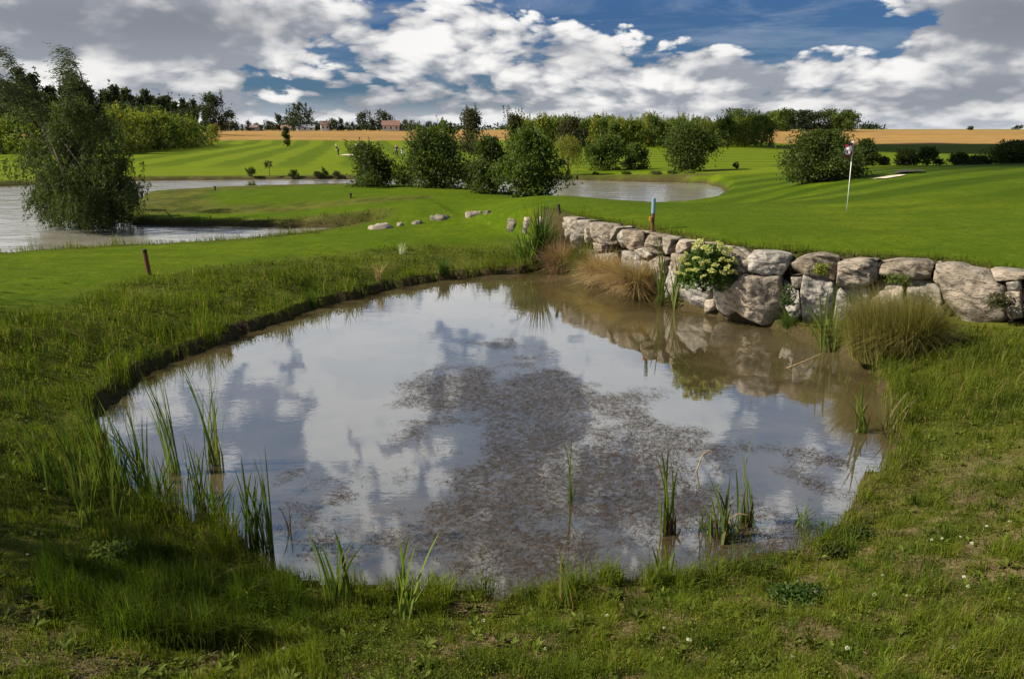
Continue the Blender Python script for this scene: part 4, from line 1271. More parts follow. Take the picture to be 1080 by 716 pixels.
def scatter(protos, spots, smin=.85, smax=1.15, r=None):
    used = set()
    for i, s in enumerate(spots):
        x, y = s[0], s[1]; k = int(r.integers(len(protos))); f = (s[2] if len(s) > 2 else 1) * r.uniform(smin, smax)
        p = (x, y, tz(x, y) - .05); rz = r.uniform(0, 6.28) if s[3:] == () else s[3]
        if k not in used:
            used.add(k); o = protos[k]; o.location = p; o.rotation_euler = (0, 0, rz); o.scale = (f, f, f * r.uniform(.9, 1.12))
        else:
            dup(protos[k], p, rz, (f, f, f * r.uniform(.9, 1.12)))
    for k, o in enumerate(protos):
        if k not in used:
            for c in list(o.children): bpy.data.objects.remove(c)
            bpy.data.objects.remove(o)


r_ = np.random.default_rng(21)
LP = 'young yellow green tree in the dense plantation beyond the shrubs'
pl = [proto('plantation_tree', LP, 'tree', 200 + k, 5.9, 3.6, env_poplar, .10, 26, 900, .42, c, .09, 'young trees of the plantation in the middle', spikes=7) for k, c in enumerate((CLITE, CLITE, CYEL, CMID))]
spots = []
for row in range(6):
    for k in range(20):
        x = 0 + k * 3.2 + row * .8 + r_.normal(0, .5); y = 186 + row * 7 - (62 - x) * .25 + r_.normal(0, 1.0)
        if x < 62 + row * 1.5: spots.append((x, y))
scatter(pl, spots, r=r_)
LL = 'young bushy tree in the dense plantation on the left'
pl2 = [proto('plantation_tree', LL, 'tree', 220 + k, 5.6, 4.2, env_oval, .04, 26, 900, .42, c, .09, 'young trees of the plantation on the left', spikes=7) for k, c in enumerate((CYEL, CYEL, CLITE, CMID))]
spots = []
for row in range(17):
    for k in range(4):
        y = 130 + row * 5.0 + r_.normal(0, .6); x = -66 - (y - 130) * .19 - k * 4.4 + r_.normal(0, .5)
        spots.append((x, y, 1.12 if y < 190 else .9))
for k in range(12):
    spots.append((-86 - k * 3.6 + r_.normal(0, .4), 131 + r_.normal(0, 1.5), 1.1)); spots.append((-88 - k * 3.6 + r_.normal(0, .4), 137 + r_.normal(0, 1.5), 1.1))
scatter(pl2, spots, r=r_)
# conifer wood behind it
LC = 'dark spruce in the wood behind the plantation on the left'
pc = [proto('spruce_tree', LC, 'tree', 240 + k, 17, 6.5, env_cone, .08, 44, 1500, 1.0, CBLUE, .25, 'spruces of the wood on the left', spikes=2, clump_s=.08, wind=0) for k in range(3)]
spots = []
for k in range(34):
    f = k / 33
    for row in range(2):
        y = 255 + row * 12 + 55 * f + r_.normal(0, 3); u = -30 + 258 * f + r_.normal(0, 3)
        hs = np.interp(u, [-30, 60, 115, 160, 185, 215, 235], [1.0, .98, .88, .86, .80, .68, .45])
        spots.append(((u - CX) / F_PX * y * 1.0, y, hs * 1.06))
scatter(pc, spots, .88, 1.14, r=r_)
ld = 'dark round broadleaf tree in front of the spruce wood'
pb = [proto('broadleaf_tree', ld, 'tree', 260 + k, 11, 10, env_round, .1, 40, 1500, .8, CBLUE if k else CDARK, .3, 'round trees in front of the spruces', spikes=2) for k in range(2)]
scatter(pb, [((u - CX) / F_PX * y, y, s) for u, y, s in [(150, 248, .95), (125, 246, 1.0), (178, 262, .9), (205, 275, .85), (60, 244, 1.0), (30, 244, 1.0), (5, 240, 1.05)]], r=r_)
shrub(228, 138, 101, 34, 300, 30, 'tall dark tree with separate spreading tufts at the right end of the wood', CBLUE, 2600, .8, env_oval, .12, 'tree', 'broadleaf_tree', 1, .5, nclump=20, clump_s=.085, spikes=6, trunk_r=.35)
# trees on the right horizon
for i_, (u, w, h, lab, co) in enumerate([(777, 34, 22, 'broad dark tree, leftmost of the grove on the right horizon', CMID), (799, 20, 15, 'low tree second from left in the grove on the right horizon', CDARK), (815, 22, 20, 'tree with yellowish leaves in the middle of the horizon grove', CLITE),
                                          (828, 20, 22, 'dark tree right of the yellowish one in the horizon grove', CMID), (849, 24, 20, 'round blue green tree apart by a narrow gap in the horizon grove', CBLUE), (872, 26, 21, 'round dark tree second from the right in the horizon grove', CDARK),
                                          (890, 24, 20, 'round olive tree at the right end of the horizon grove', CMID)]):
    shrub(u, 138, 138 - h, w, 420 + 6 * (i_ % 3), 80 + i_, lab, co, 2600, .95, env_round, .05, 'tree', 'broadleaf_tree', 1, 0, nclump=44, clump_s=.10, spikes=0, trunk_r=.4)
shrub(1023.5, 138, 133.5, 5, 560, 90, 'tiny lone tree on the right horizon nearer the middle', CBLUE, 250, .9, env_round, .05, 'tree', 'broadleaf_tree', 1, 0, nclump=10, spikes=0, trunk_r=.3)
shrub(1074, 138, 132.5, 8, 560, 91, 'tiny lone tree on the horizon at the right edge of the picture', CBLUE, 250, .9, env_round, .05, 'tree', 'broadleaf_tree', 1, 0, nclump=10, spikes=0, trunk_r=.3)
# village trees
LV = 'small dark tree of the village tree line on the horizon'
pv = [proto('village_tree', LV, 'tree', 270 + k, 9, (8, 5, 7)[k], (env_round, env_cone, env_oval)[k], .05, 24, 700, .9, CBLUE, .3, 'trees of the village on the horizon', spikes=1, wind=0) for k in range(3)]
spots = []
for u, h in [(254, 13), (272, 8), (280, 6), (291, 8), (297, 6), (304, 13), (311, 9), (318, 14), (325, 17), (332, 12), (342, 7), (348, 6), (356, 9), (362, 8), (367, 10), (374, 7), (385, 9), (392, 14), (398, 9), (405, 14), (412, 8), (416, 12), (433, 8), (438, 7), (444, 6), (455, 8), (463, 6), (247, 9), (266, 5), (470, 6), (478, 7), (340, 5), (378, 6),
             (260, 6), (285, 5)]:
    y = 490 + r_.uniform(-15, 15); spots.append(((u - CX) / F_PX * y, y, 1.3 * h / 800 * y / 9))
scatter(pv, spots, .95, 1.08, r=r_)
hz_ = MB()
for k in range(400):
    y = r_.uniform(880, 930); x = r_.uniform(-900, 420); s = r_.uniform(5, 9)
    P = np.array([x, y, tz(x, y) + s * .25]) + r_.normal(size=(26, 3)) * np.array([s * .6, s * .6, s * .22])
    leaves(hz_, P, s * .55, np.tile(np.array([.02, .033, .02]), (26, 1)) * r_.uniform(.6, 1.4, (26, 1)), r_)
tag(hz_.obj('distant_woodland', M_LEAF), kind='stuff')


# two added trees, out of view on the left, put in to darken that edge
for i_, (x_, y_, H_t, W_t, lab) in enumerate([(-11.6, 5.2, 6.0, 4.4, 'added unseen tree left of the near bank, put in to shade the grass'), (-20.0, 12.8, 7.6, 6.0, 'taller added unseen tree farther along the left, put in to shade the slope')]):
    t_ = thing('broadleaf_tree', lab, 'tree', (x_, y_, tz(x_, y_)))
    tree_parts(t_, 400 + i_, H_t, W_t, .28 * H_t, env_oval, 46, 2300, .16, CMID, .16, .2, .10, spikes=4)
# ------------------------------------------------------------------ village houses
M_WALLW = plain_mat('render_wall', (.62, .58, .50), .8, .1, 3)
M_WALLT = plain_mat('tan_wall', (.58, .50, .40), .8, .15, 3)
M_ROOFR = plain_mat('red_roof', (.20, .105, .08), .8, .3, 2)
M_ROOFB = plain_mat('brown_roof', (.16, .10, .08), .8, .3, 2)
M_ROOFG = plain_mat('grey_roof', (.22, .22, .23), .8, .3, 2)
M_WIN = plain_mat('window_glass', (.03, .035, .045), .2, .2, 2, spec=.6)


def house(u, y, w, dpt, h, rh, wall, roof, label, rz=0.0):
    w, dpt, h, rh, y = w * .72, dpt * .72, h * .75, rh * .75, y - 18
    x = (u - CX) / F_PX * y
    t = thing('house', label, 'house', (x, y, tz(x, y) - .2), 'village houses on the horizon', rz)
    b = MB(); box(b, (-w / 2, -dpt / 2, 0), (w / 2, dpt / 2, h))
    b.add([(-w / 2, -dpt / 2, h), (-w / 2, dpt / 2, h), (-w / 2, 0, h + rh), (w / 2, -dpt / 2, h), (w / 2, dpt / 2, h), (w / 2, 0, h + rh)], tris=[(0, 2, 1), (3, 4, 5)])
    b.obj('wall', wall, t)
    r = MB(); e = .5; th = .25
    for sg in (-1, 1):
        A = [(-w / 2 - e, sg * (dpt / 2 + e), h - e * rh / dpt * 2 + .03), (w / 2 + e, sg * (dpt / 2 + e), h - e * rh / dpt * 2 + .03), (w / 2 + e, 0, h + rh + .03), (-w / 2 - e, 0, h + rh + .03)]
        B = [(a, b_, c + th) for a, b_, c in A]
        r.add(A + B, quads=[(0, 1, 2, 3), (4, 7, 6, 5), (0, 4, 5, 1), (1, 5, 6, 2), (2, 6, 7, 3), (3, 7, 4, 0)])
    ro = r.obj('roof', roof, t)
    c = MB(); box(c, (w * .2, .3, h + rh * .5), (w * .2 + .7, 1.0, h + rh + 1.0)); c.obj('chimney', roof, ro)
    n = max(2, int(w // 3))
    for k in range(n):
        m = MB(); xx = -w / 2 + (k + .5) * w / n
        box(m, (xx - .5, -dpt / 2 - .05, h * .4), (xx + .5, -dpt / 2 + .02, h * .4 + 1.3)); m.obj('window', M_WIN, t)


house(247, 505, 11, 8, 4.0, 3.2, M_WALLT, M_ROOFR, 'house with a red roof beside the end of the wood, leftmost of the village', .2)
house(277, 500, 9, 7, 2.8, 1.8, M_WALLT, M_ROOFB, 'low brown roofed house between two small trees on the horizon', -.1)
house(331, 495, 15, 8, 2.8, 2.2, M_WALLW, M_ROOFG, 'wide low grey roofed house in front of the big village trees', 0)
house(350, 495, 7, 7, 5.0, 2.6, M_WALLW, M_ROOFB, 'narrow pale house right of the wide low one', .3)
house(417, 495, 14, 9, 4.6, 3.4, M_WALLT, M_ROOFR, 'tan house with a red gabled roof right of the tallest village trees', .15)
house(430, 500, 9, 8, 4.6, 2.8, M_WALLW, M_ROOFG, 'white house with a grey roof, rightmost in the village', -.15)
house(311, 505, 8, 7, 2.6, 2.0, M_WALLT, M_ROOFR, 'small red roofed house left of the wide low grey roofed one', .1)

# ------------------------------------------------------------------ sand bunkers
M_SAND = plain_mat('sand', (.46, .39, .28), .95, .12, 3, .3)


def patch_sheet(name, pts, mat, lift=.05):
    c = np.mean(pts, 0); V = []; n = 40; T = []; Q = []
    L = np.concatenate([[0], np.cumsum(np.hypot(*np.diff(np.vstack([pts, pts[:1]]), axis=0).T))])
    tt = np.linspace(0, L[-1], n, endpoint=False); P = np.vstack([pts, pts[:1]])
    O = np.stack([np.interp(tt, L, P[:, k]) for k in (0, 1)], 1)
    for s in (1, .75, .5, .25):
        for q in O:
            p = c + (q - c) * s; V.append((p[0], p[1], tz(p[0], p[1]) + lift))
    V.append((c[0], c[1], tz(c[0], c[1]) + lift))
    for k in range(3):
        for i in range(n): Q.append((k * n + i, k * n + (i + 1) % n, (k + 1) * n + (i + 1) % n, (k + 1) * n + i))
    for i in range(n): T.append((3 * n + i, 3 * n + (i + 1) % n, 4 * n))
    mb = MB(); mb.add(V, T, Q); o = mb.obj(name, mat, smooth=True); return tag(o, kind='structure')


bk = ground_at(379, 163.6); b0 = bk[:2]
patch_sheet('sand_bunker', np.array([b0 + [-2.6, -3], b0 + [0, -3.6], b0 + [2.8, -2.5], b0 + [3, 2], b0 + [0, 3], b0 + [-2.8, 2]]), M_SAND)
patch_sheet('sand_bunker', np.array([ground_at(*q)[:2] for q in [(918, 189.6), (934, 189.2), (948, 187), (956, 185.2), (948, 185.2), (936, 186.6)]]), M_SAND)
sb = [ground_at(*q)[:2] for q in [(938, 185.2), (950, 184), (975, 183), (972, 181.4), (950, 181.2)]]
patch_sheet('bunker_bank', np.array(sb), M_EARTH, .12)

# ------------------------------------------------------------------ stakes and flag
M_RED = plain_mat('red_paint', (.13, .038, .025), .6, .35, 25)
M_BLUE = plain_mat('pale_blue_paint', (.13, .22, .27), .5, .2, 20)
M_WHITE = plain_mat('white_paint', (.78, .77, .74), .5, .08, 10)
M_DARKW = plain_mat('dark_wood', (.045, .03, .022), .9, .3, 20)
M_ORANGE = plain_mat('orange_plastic', (.7, .25, .05), .5)


def round_post(mb, r, z0, z1, n=12):
    ch = r * .25
    pts = [(0, 0, z0), (0, 0, z1 - ch), (0, 0, z1)]
    tube(mb, pts, [r, r, r * .7], n)


p = ground_at(157.5, 290)
t = thing('hazard_stake', 'plain dark red stake standing in the grass left of the pond', 'stake', p)
m = MB(); round_post(m, .055, -.2, .64); m.obj('post', M_RED, t, smooth=False)
m = MB(); round_post(m, .057, .56, .655); m.obj('cap', M_DARKW, t)
t.rotation_euler = (0, math.radians(-4), 0)
p = ground_at(688, 243)
t = thing('hazard_stake', 'red stake with a pale blue top at the edge of the green above the wall', 'stake', p)
m = MB(); round_post(m, .046, -.2, .43); m.obj('post', M_RED, t)
m = MB(); round_post(m, .052, .43, .82); m.obj('sleeve', M_BLUE, t)
m = MB(); box(m, (-.10, -.06, .24), (-.045, -.02, .34)); m.obj('tag', M_ORANGE, t)
p = ground_at(590, 224)
t = thing('wooden_stake', 'short dark wooden stake leaning at the left end of the wall', 'stake', p)
m = MB(); round_post(m, .05, -.2, .24); m.obj('post', M_DARKW, t); m = MB(); round_post(m, .053, .2, .26); m.obj('cap', M_DARKW, t); t.rotation_euler = (0, math.radians(-10), 0)
for u, v, lab in ((370, 209, 'tiny dark marker peg on the peninsula green'), (227, 201, 'tiny dark marker peg on the left end of the peninsula'), (150, 208, 'tiny marker peg beside the leaning willow')):
    m = MB(); round_post(m, .045, -.1, .22); round_post(m, .07, .16, .24)
    tag(m.obj('marker_peg', M_DARKW, None, False, ground_at(u, v)), lab, 'peg', 'marker pegs on the peninsula')

p = ground_at(893, 222)
fl = thing('golf_flag', 'thin white flagstick with a red flag bearing a white disc', 'flag', p)
H_ = 2.13
fl.rotation_euler = (0, math.radians(-1.2), 0)
m = MB(); tube(m, [(0, 0, -.05), (0, 0, H_)], [.012, .010], 10); m.obj('pole', M_WHITE, fl, smooth=True)
m = MB(); tube(m, [(0, 0, -.01), (0, 0, .004)], [.055, .055], 16); m.obj('cup', M_DARKW, fl)


def flag_pt(s, t_):
    """s along the cloth away from the pole, t_ down its edge: a drooping, rippled cloth"""
    x = -s * .30 * (1 - .1 * t_); z = H_ - .02 - t_ * .40 - s * .10 + .03 * math.sin(s * 7 + t_ * 2)
    y = .05 * math.sin(s * 9 + t_ * 3) * (.2 + s) - .02
    return (x, y, z)


def cloth(mb, s0, s1, t0, t1, off=0.0, n=14, disc=None):
    V, Q = [], []
    for i in range(n + 1):
        for j in range(n + 1):
            if disc:
                cs, ct, r0, r1 = disc
                a = 2 * PI * i / n; rr = r0 + (r1 - r0) * j / n
                s, q = cs + rr * math.cos(a), ct + rr * math.sin(a) * .75
            else: s, q = s0 + (s1 - s0) * i / n, t0 + (t1 - t0) * j / n
            x, y, z = flag_pt(s, q); V.append((x, y + off, z))
    for i in range(n):
        for j in range(n):
            a = i * (n + 1) + j; Q.append((a, a + 1, a + n + 2, a + n + 1))
    mb.add(V, quads=Q)


M_FLAG = plain_mat('red_cloth', (.20, .015, .035), .8, .2, 8)
m = MB(); cloth(m, 0, 1, 0, 1, 0); cloth(m, 0, 1, 0, 1, .004); fo = m.obj('flag_cloth', M_FLAG, fl, smooth=True)
m = MB(); cloth(m, 0, 1, 0, 1, -.004, 20, (.52, .52, .20, .42)); m.obj('ring', M_WHITE, fo, smooth=True)
m = MB(); cloth(m, .40, .47, .38, .66, -.004); cloth(m, .57, .64, .38, .66, -.004); m.obj('mark', M_WHITE, fo)
m = MB(); cloth(m, 0, .3, 0, .12, -.005); m.obj('heading', M_WHITE, fo)

# ------------------------------------------------------------------ golfers
M_SKIN = plain_mat('skin', (.45, .28, .20), .6, .1)
M_CL = {k: plain_mat(k + '_cloth', c, .85, .15) for k, c in dict(dark=(.02, .02, .025), white=(.75, .73, .7), red=(.4, .05, .05), khaki=(.35, .28, .18), grey=(.2, .2, .22)).items()}


def skin_body(name, joints, edges, mat, parent, sub=1):
    me = bpy.data.meshes.new('tmp'); me.from_pydata([j[:3] for j in joints], edges, [])
    o = bpy.data.objects.new('tmp', me); COL.objects.link(o)
    o.modifiers.new('s', 'SKIN'); o.modifiers.new('u', 'SUBSURF').levels = sub
    for i, j in enumerate(joints): me.skin_vertices[0].data[i].radius = (j[3], j[3])
    me.skin_vertices[0].data[0].use_root = True
    dg = bpy.context.evaluated_depsgraph_get()
    nm = bpy.data.meshes.new_from_object(o.evaluated_get(dg)); nm.name = name
    bpy.data.objects.remove(o)
    nm.materials.clear(); nm.materials.append(mat)
    for f in nm.polygons: f.use_smooth = True
    r = bpy.data.objects.new(name, nm); COL.objects.link(r); r.parent = parent
    return r


def golfer(u, v, label, shirt, legs, lean=.0, facing=0.0, cap=None, d=None):
    p = ground_at(u, v)
    t = thing('person', label, 'person', p, None, facing)
    L = lean
    body = [(0, L * .1, .95, .13), (0, L * .22, 1.15, .14), (0, L * .38, 1.38, .15), (0, L * .46, 1.52, .06), (0, L * .52, 1.60, .085), (0, L * .55, 1.70, .095),
            (-.2, L * .40, 1.40, .06), (-.24, L * .62 - .02, 1.13, .05), (-.14, L * .8 - .18, .92, .04), (-.10, L * .85 - .22, .84, .045),
            (.2, L * .40, 1.40, .06), (.24, L * .62 - .02, 1.13, .05), (.12, L * .8 - .18, .90, .04), (.06, L * .85 - .22, .83, .045),
            (-.11, 0, .88, .10), (-.14, -.04, .48, .07), (-.15, .02, .08, .05), (-.16, -.16, .04, .04),
            (.11, 0, .88, .10), (.14, -.04, .48, .07), (.15, .02, .08, .05), (.16, -.16, .04, .04)]
    if L: body = [(a, -b if i < 6 else (b if i > 13 else b - 2 * (L * .5)), c - (L * .12 if 2 <= i < 14 else 0), rr) for i, (a, b, c, rr) in enumerate(body)]
    E = [(0, 1), (1, 2), (2, 3), (3, 4), (4, 5), (2, 6), (6, 7), (7, 8), (8, 9), (2, 10), (10, 11), (11, 12), (12, 13), (0, 14), (14, 15), (15, 16), (16, 17), (0, 18), (18, 19), (19, 20), (20, 21)]
    skin_body('body', body, E, M_SKIN, t)

    def sub(name, idx, ed, mat, grow):
        js = [(*body[i][:3], body[i][3] * grow + .012) for i in idx]
        mp = {i: k for k, i in enumerate(idx)}
        return skin_body(name, js, [(mp[a], mp[b]) for a, b in ed], mat, t)
    sub('shirt', [0, 1, 2, 6, 7, 10, 11], [(0, 1), (1, 2), (2, 6), (6, 7), (2, 10), (10, 11)], shirt, 1.08)
    sub('trousers', [0, 14, 15, 16, 18, 19, 20], [(0, 14), (14, 15), (15, 16), (0, 18), (18, 19), (19, 20)], legs, 1.08)
    h = body[5]
    mb = MB(); V, Q = [], []
    for i in range(6):
        for j in range(12):
            ph = PI * .5 * i / 5; th = 2 * PI * j / 12
            V.append((h[0] + .118 * math.cos(th) * math.cos(ph), h[1] + .125 * math.sin(th) * math.cos(ph), h[2] + .01 + .115 * math.sin(ph)))
    for i in range(5):
        for j in range(12): Q.append((i * 12 + j, i * 12 + (j + 1) % 12, (i + 1) * 12 + (j + 1) % 12, (i + 1) * 12 + j))
    mb.add(V, quads=Q)
    if cap: box(mb, (h[0] - .07, h[1] - .22, h[2] + .02), (h[0] + .07, h[1] - .09, h[2] + .04))
    mb.obj('cap' if cap else 'hair', cap or M_DARKW, t, smooth=True)
    return t


golfer(357, 164.5, 'golfer in dark clothes bending over at the left end of the sand bunker', M_CL['dark'], M_CL['dark'], .5, -1.2, M_CL['white'])
golfer(383, 161.5, 'golfer in a white shirt behind the leftmost shrub', M_CL['white'], M_CL['grey'], 0, .4)
golfer(376, 161.5, 'golfer in a grey shirt standing left of the white shirted golfer', M_CL['grey'], M_CL['khaki'], 0, -.5, M_CL['dark'])
golfer(418.5, 165, 'golfer dressed all in black standing alone between the shrubs', M_CL['dark'], M_CL['dark'], 0, .2, M_CL['red'])
# golf trolley beside the lone golfer
p = ground_at(424.5, 165)
t = thing('golf_trolley', 'cream golf bag on a two wheeled trolley beside the golfer in black', 'trolley', p, None, .5)
m = MB(); tube(m, [(0, -.05, .25), (0, .12, 1.0)], [.16, .19], 12); m.obj('bag', M_CL['white'], t, smooth=True)
for sx in (-1, 1):
    m = MB(); tube(m, [(sx * .34, 0, .16), (sx * .28, 0, .16)], [.16, .16], 16); m.obj('wheel', M_CL['dark'], t)
m = MB(); tube(m, [(0, .15, .2), (0, -.1, .9), (0, -.4, 1.15)], .025, 6); tube(m, [(-.3, 0, .16), (.3, 0, .16)], .02, 6); m.obj('frame', M_CL['grey'], t)
m = MB()
for k in range(7):
    a = k * .9; tube(m, [(.08 * math.cos(a), .12 + .08 * math.sin(a), .95), (.1 * math.cos(a), .15 + .1 * math.sin(a), 1.2 + .05 * (k % 3))], [.012, .03], 6)
m.obj('club', M_CL['grey'], t)
# ------------------------------------------------------------------ reeds and plants of the pond
RG1, RG2, RGY = np.array([.040, .068, .012]), np.array([.105, .150, .026]), np.array([.17, .16, .045])


def reed(base, tips, label, n_extra=3, w=.022, brown=2, group=None, cat='reed', name='cattail_clump', water=True, spread=.05, col=None, seed=0):
    """a clump: leaves that end where the photograph shows their tips, a brown foot, dead stems"""
    u, v = base
    if v > 600: v += 8
    b = at(u, v, 0.0) if water else ground_at(u, v)
    r = np.random.default_rng(900 + seed + int(u * 7 + v))
    random.seed(int(u * 13 + v))
    mb = MB(); d = b[1]
    n_extra += 16 if group == GL else 5
    w *= .74 if group == GL else 1
    for k in range(len(tips) + n_extra):
        tu, tv = tips[k % len(tips)]
        if k >= len(tips):
            f = r.uniform(.55, 1.1) if group == GL else r.uniform(.45, 1.0); tu, tv = u + (tu - u) * f + r.normal(0, 6), v + (tv - v) * f
        e = at_d(tu, tv, d + r.normal(0, .10)) - b
        o = np.array([r.normal(0, spread), r.normal(0, spread), -.06])
        mid = o + np.array([e[0] * .18, e[1] * .2, max(e[2], .05) * .62])
        t = r.random(); c = (col if col is not None else RG1 * (1 - t) + RG2 * t) * r.uniform(.8, 1.25)
        if r.random() < .12: c = RGY * r.uniform(.7, 1.1)
        strap(mb, o, mid, e, 1.0 * w * r.uniform(.75, 1.25) * (1 if k < len(tips) else .8), c, 9)
    o_ = mb.obj(name, M_REED, None, False, b)
    tag(o_, label, cat, group)
    if brown:
        mb = MB()
        for k in range(brown * 3):
            a = np.array([r.normal(0, spread * .8), r.normal(0, spread * .8), -.06]); hh = r.uniform(.12, .34)
            e = a + np.array([r.normal(0, .05), r.normal(0, .05), hh])
            strap(mb, a, (a + e) / 2 + r.normal(0, .01, 3), e, w * 1.1, np.array([.060, .038, .018]) * r.uniform(.5, 1.5), 4)
        mb.obj('dead_sheath', M_REED, o_)
    return o_


GL = 'reeds standing at the left end of the pond'
reed((183, 499), [(148, 390), (165, 386), (172, 405), (155, 425)], 'slender reed clump with tips bent left, standing in open water of the pond left', 2, .026, group=GL)
reed((228, 490), [(221, 384), (225, 420), (230, 425), (193, 393)], 'tallest upright reed clump with one blade bent far left, rightmost deep in the water', 1, .026, group=GL)
reed((157, 529), [(128, 417), (136, 430), (118, 445), (145, 440), (108, 452), (150, 470)], 'broad leaning reed clump, second from the bank', 6, .03, 3, GL)
reed((214, 536), [(190, 457), (207, 475), (215, 470), (198, 490)], 'mid height reed clump between the tallest and the broad one', 3, .026, 3, GL)
reed((267, 582), [(246, 490), (254, 480), (262, 497), (271, 500)], 'reed clump with thick brown foot close to the long grass', 2, .03, 4, GL)
reed((281, 578), [(272, 472), (278, 510)], 'thin upright reed pair, last to the right of the group', 1, .024, 3, GL)
reed((226, 556), [(247, 508), (222, 500), (232, 520)], 'low reed clump with one wide blade bent right', 2, .032, 1, GL)
reed((247, 582), [(250, 520), (245, 540)], 'short thin reed between the low clump and the brown footed one', 1, .024, 1, GL)
reed((131, 529), [(104, 424), (115, 440), (125, 450), (140, 470)], 'reed clump at the very bank with curved outer leaves', 5, .028, 3, GL)
reed((172, 545), [(178, 470), (160, 480), (190, 500)], 'short reeds at the foot of the broad leaning clump', 4, .026, 2, GL)
reed((195, 565), [(185, 505), (205, 500), (175, 515)], 'short green reeds rising from the long grass mound', 5, .024, 1, GL)
reed((110, 510), [(78, 425), (95, 430), (104, 445), (88, 450)], 'light green reed clump on the bank edge left of the curved one', 6, .026, 1, GL, water=False)
reed((85, 530), [(45, 440), (60, 435), (70, 450), (82, 445)], 'pale green reeds among the bank grass, third from the left', 7, .022, 0, GL, water=False)
reed((62, 520), [(18, 445), (30, 440), (44, 455), (52, 460)], 'pale green reeds leaning left in the bank grass, second from the left', 7, .022, 0, GL, water=False)
reed((40, 505), [(4, 448), (20, 455), (34, 460)], 'short pale reeds at the far left of the bank', 6, .02, 0, GL, water=False)
reed((95, 555), [(70, 480), (85, 470), (105, 480)], 'reed tuft in front of the pale ones, near the grass mound', 6, .02, 0, GL, water=False)
reed((128, 548), [(110, 470), (125, 465), (140, 490)], 'reed tuft at the back of the grass mound', 6, .022, 1, GL, water=False)
reed((303, 561), [(304, 530)], 'single short dead stem standing in the water', 0, .012, 1, col=np.array([.05, .035, .02]), name='dead_reed')
GF = 'young iris leaves along the near edge of the pond'
reed((358, 632), [(320, 542), (338, 572), (352, 557), (379, 560), (364, 575)], 'fan of five arching leaves at the near edge, leftmost of the young plants', 1, .030, 0, GF, 'iris', 'iris_plant', False)
reed((430, 644), [(421, 566), (433, 562), (464, 560), (440, 572), (425, 590)], 'fan of yellow green leaves at the near edge with one bent right', 1, .034, 0, GF, 'iris', 'iris_plant', False, col=RG2)
reed((598, 634), [(588, 575), (592, 585)], 'single yellow green leaf with brown foot at the near edge', 1, .024, 2, GF, 'iris', 'iris_plant', False, col=RG2)
GR = 'reeds standing in the water at the near right'
reed((704, 562), [(697, 473), (705, 468), (715, 492), (701, 500), (709, 505)], 'tall reed clump with snapped tops, left one of three in the near right water', 3, .028, 5, GR)
reed((758, 568), [(747, 500), (764, 498), (770, 503), (756, 515), (762, 520)], 'full green reed clump, middle one of three in the near right water', 4, .03, 4, GR)
reed((787, 552), [(783, 478), (797, 451), (789, 500)], 'thin tall reed with dark brown foot, right one of three in the near right water', 2, .024, 7, GR)
reed((697, 615), [(694, 560), (700, 572), (716, 574), (712, 580)], 'small bright green shoots in front of the left one of the three reed clumps', 3, .028, 0, GR)
reed((742, 562), [(738, 530), (746, 528), (752, 540)], 'faint short shoots left of the middle reed clump', 4, .016, 0, GR)
reed((771, 566), [(768, 540), (774, 535)], 'few thin shoots between the middle and right reed clumps', 3, .014, 1, GR)
reed((845, 556), [(838, 530), (850, 525), (858, 535)], 'sparse thin grass standing in shallow water by the right bank', 5, .014, 0, GR)
reed((908, 456), [(911, 399), (903, 415), (917, 425), (898, 412)], 'reed clump in the water at the right end, mirrored below', 3, .03, 2, GR)
reed((935, 460), [(959, 412), (938, 425)], 'brown reeds leaning right at the right bank', 2, .024, 2, GR, col=np.array([.10, .085, .03]))
reed((603, 528), [(602, 456), (606, 480)], 'thin faint reed alone in the weed in the middle of the pond', 1, .014, 1)
GW = 'reeds growing in front of the boulder wall'
reed((697, 322), [(692, 250), (698, 244), (702, 270), (694, 275)], 'tall thin reeds in front of the wall, left pair', 3, .035, 2, GW)
reed((710, 325), [(706, 284), (712, 272), (719, 268), (722, 282)], 'dark footed reeds by the wall between the thin ones and the flowering bush', 3, .035, 5, GW)
reed((876, 374), [(843, 318), (852, 322), (864, 308), (874, 302), (884, 296), (896, 306), (902, 318), (858, 340)], 'clump of broad upright iris leaves left of the yellow grass tuft', 8, .055, 3, None, 'iris', 'iris_plant', False, spread=.10)
# dead bent stems
for pts, lab in (([(735, 497), (740, 480), (749, 474), (758, 482)], 'arched dead stem between the left and middle reed clumps'), ([(766, 560), (771, 546), (780, 541), (792, 544)], 'arched dead stem near the right reed clump'),
                 ([(830, 388), (850, 380), (868, 372)], 'pale dead leaf lying out over the water by the iris')):
    P = [at(*pts[0], 0.0)]
    d = P[0][1]; P = np.array([at_d(u, v, d) for u, v in pts])
    mb = MB(); q = np.linspace(0, 1, 9); S = np.stack([np.interp(q, np.linspace(0, 1, len(P)), P[:, k]) for k in range(3)], 1) - P[0]
    tube(mb, S, np.linspace(.009, .004, 9), 5, np.array([1.0, .95, .85])); tag(mb.obj('bent_reed_stalk', M_STRAW, None, True, P[0]), lab, 'reed stalk')


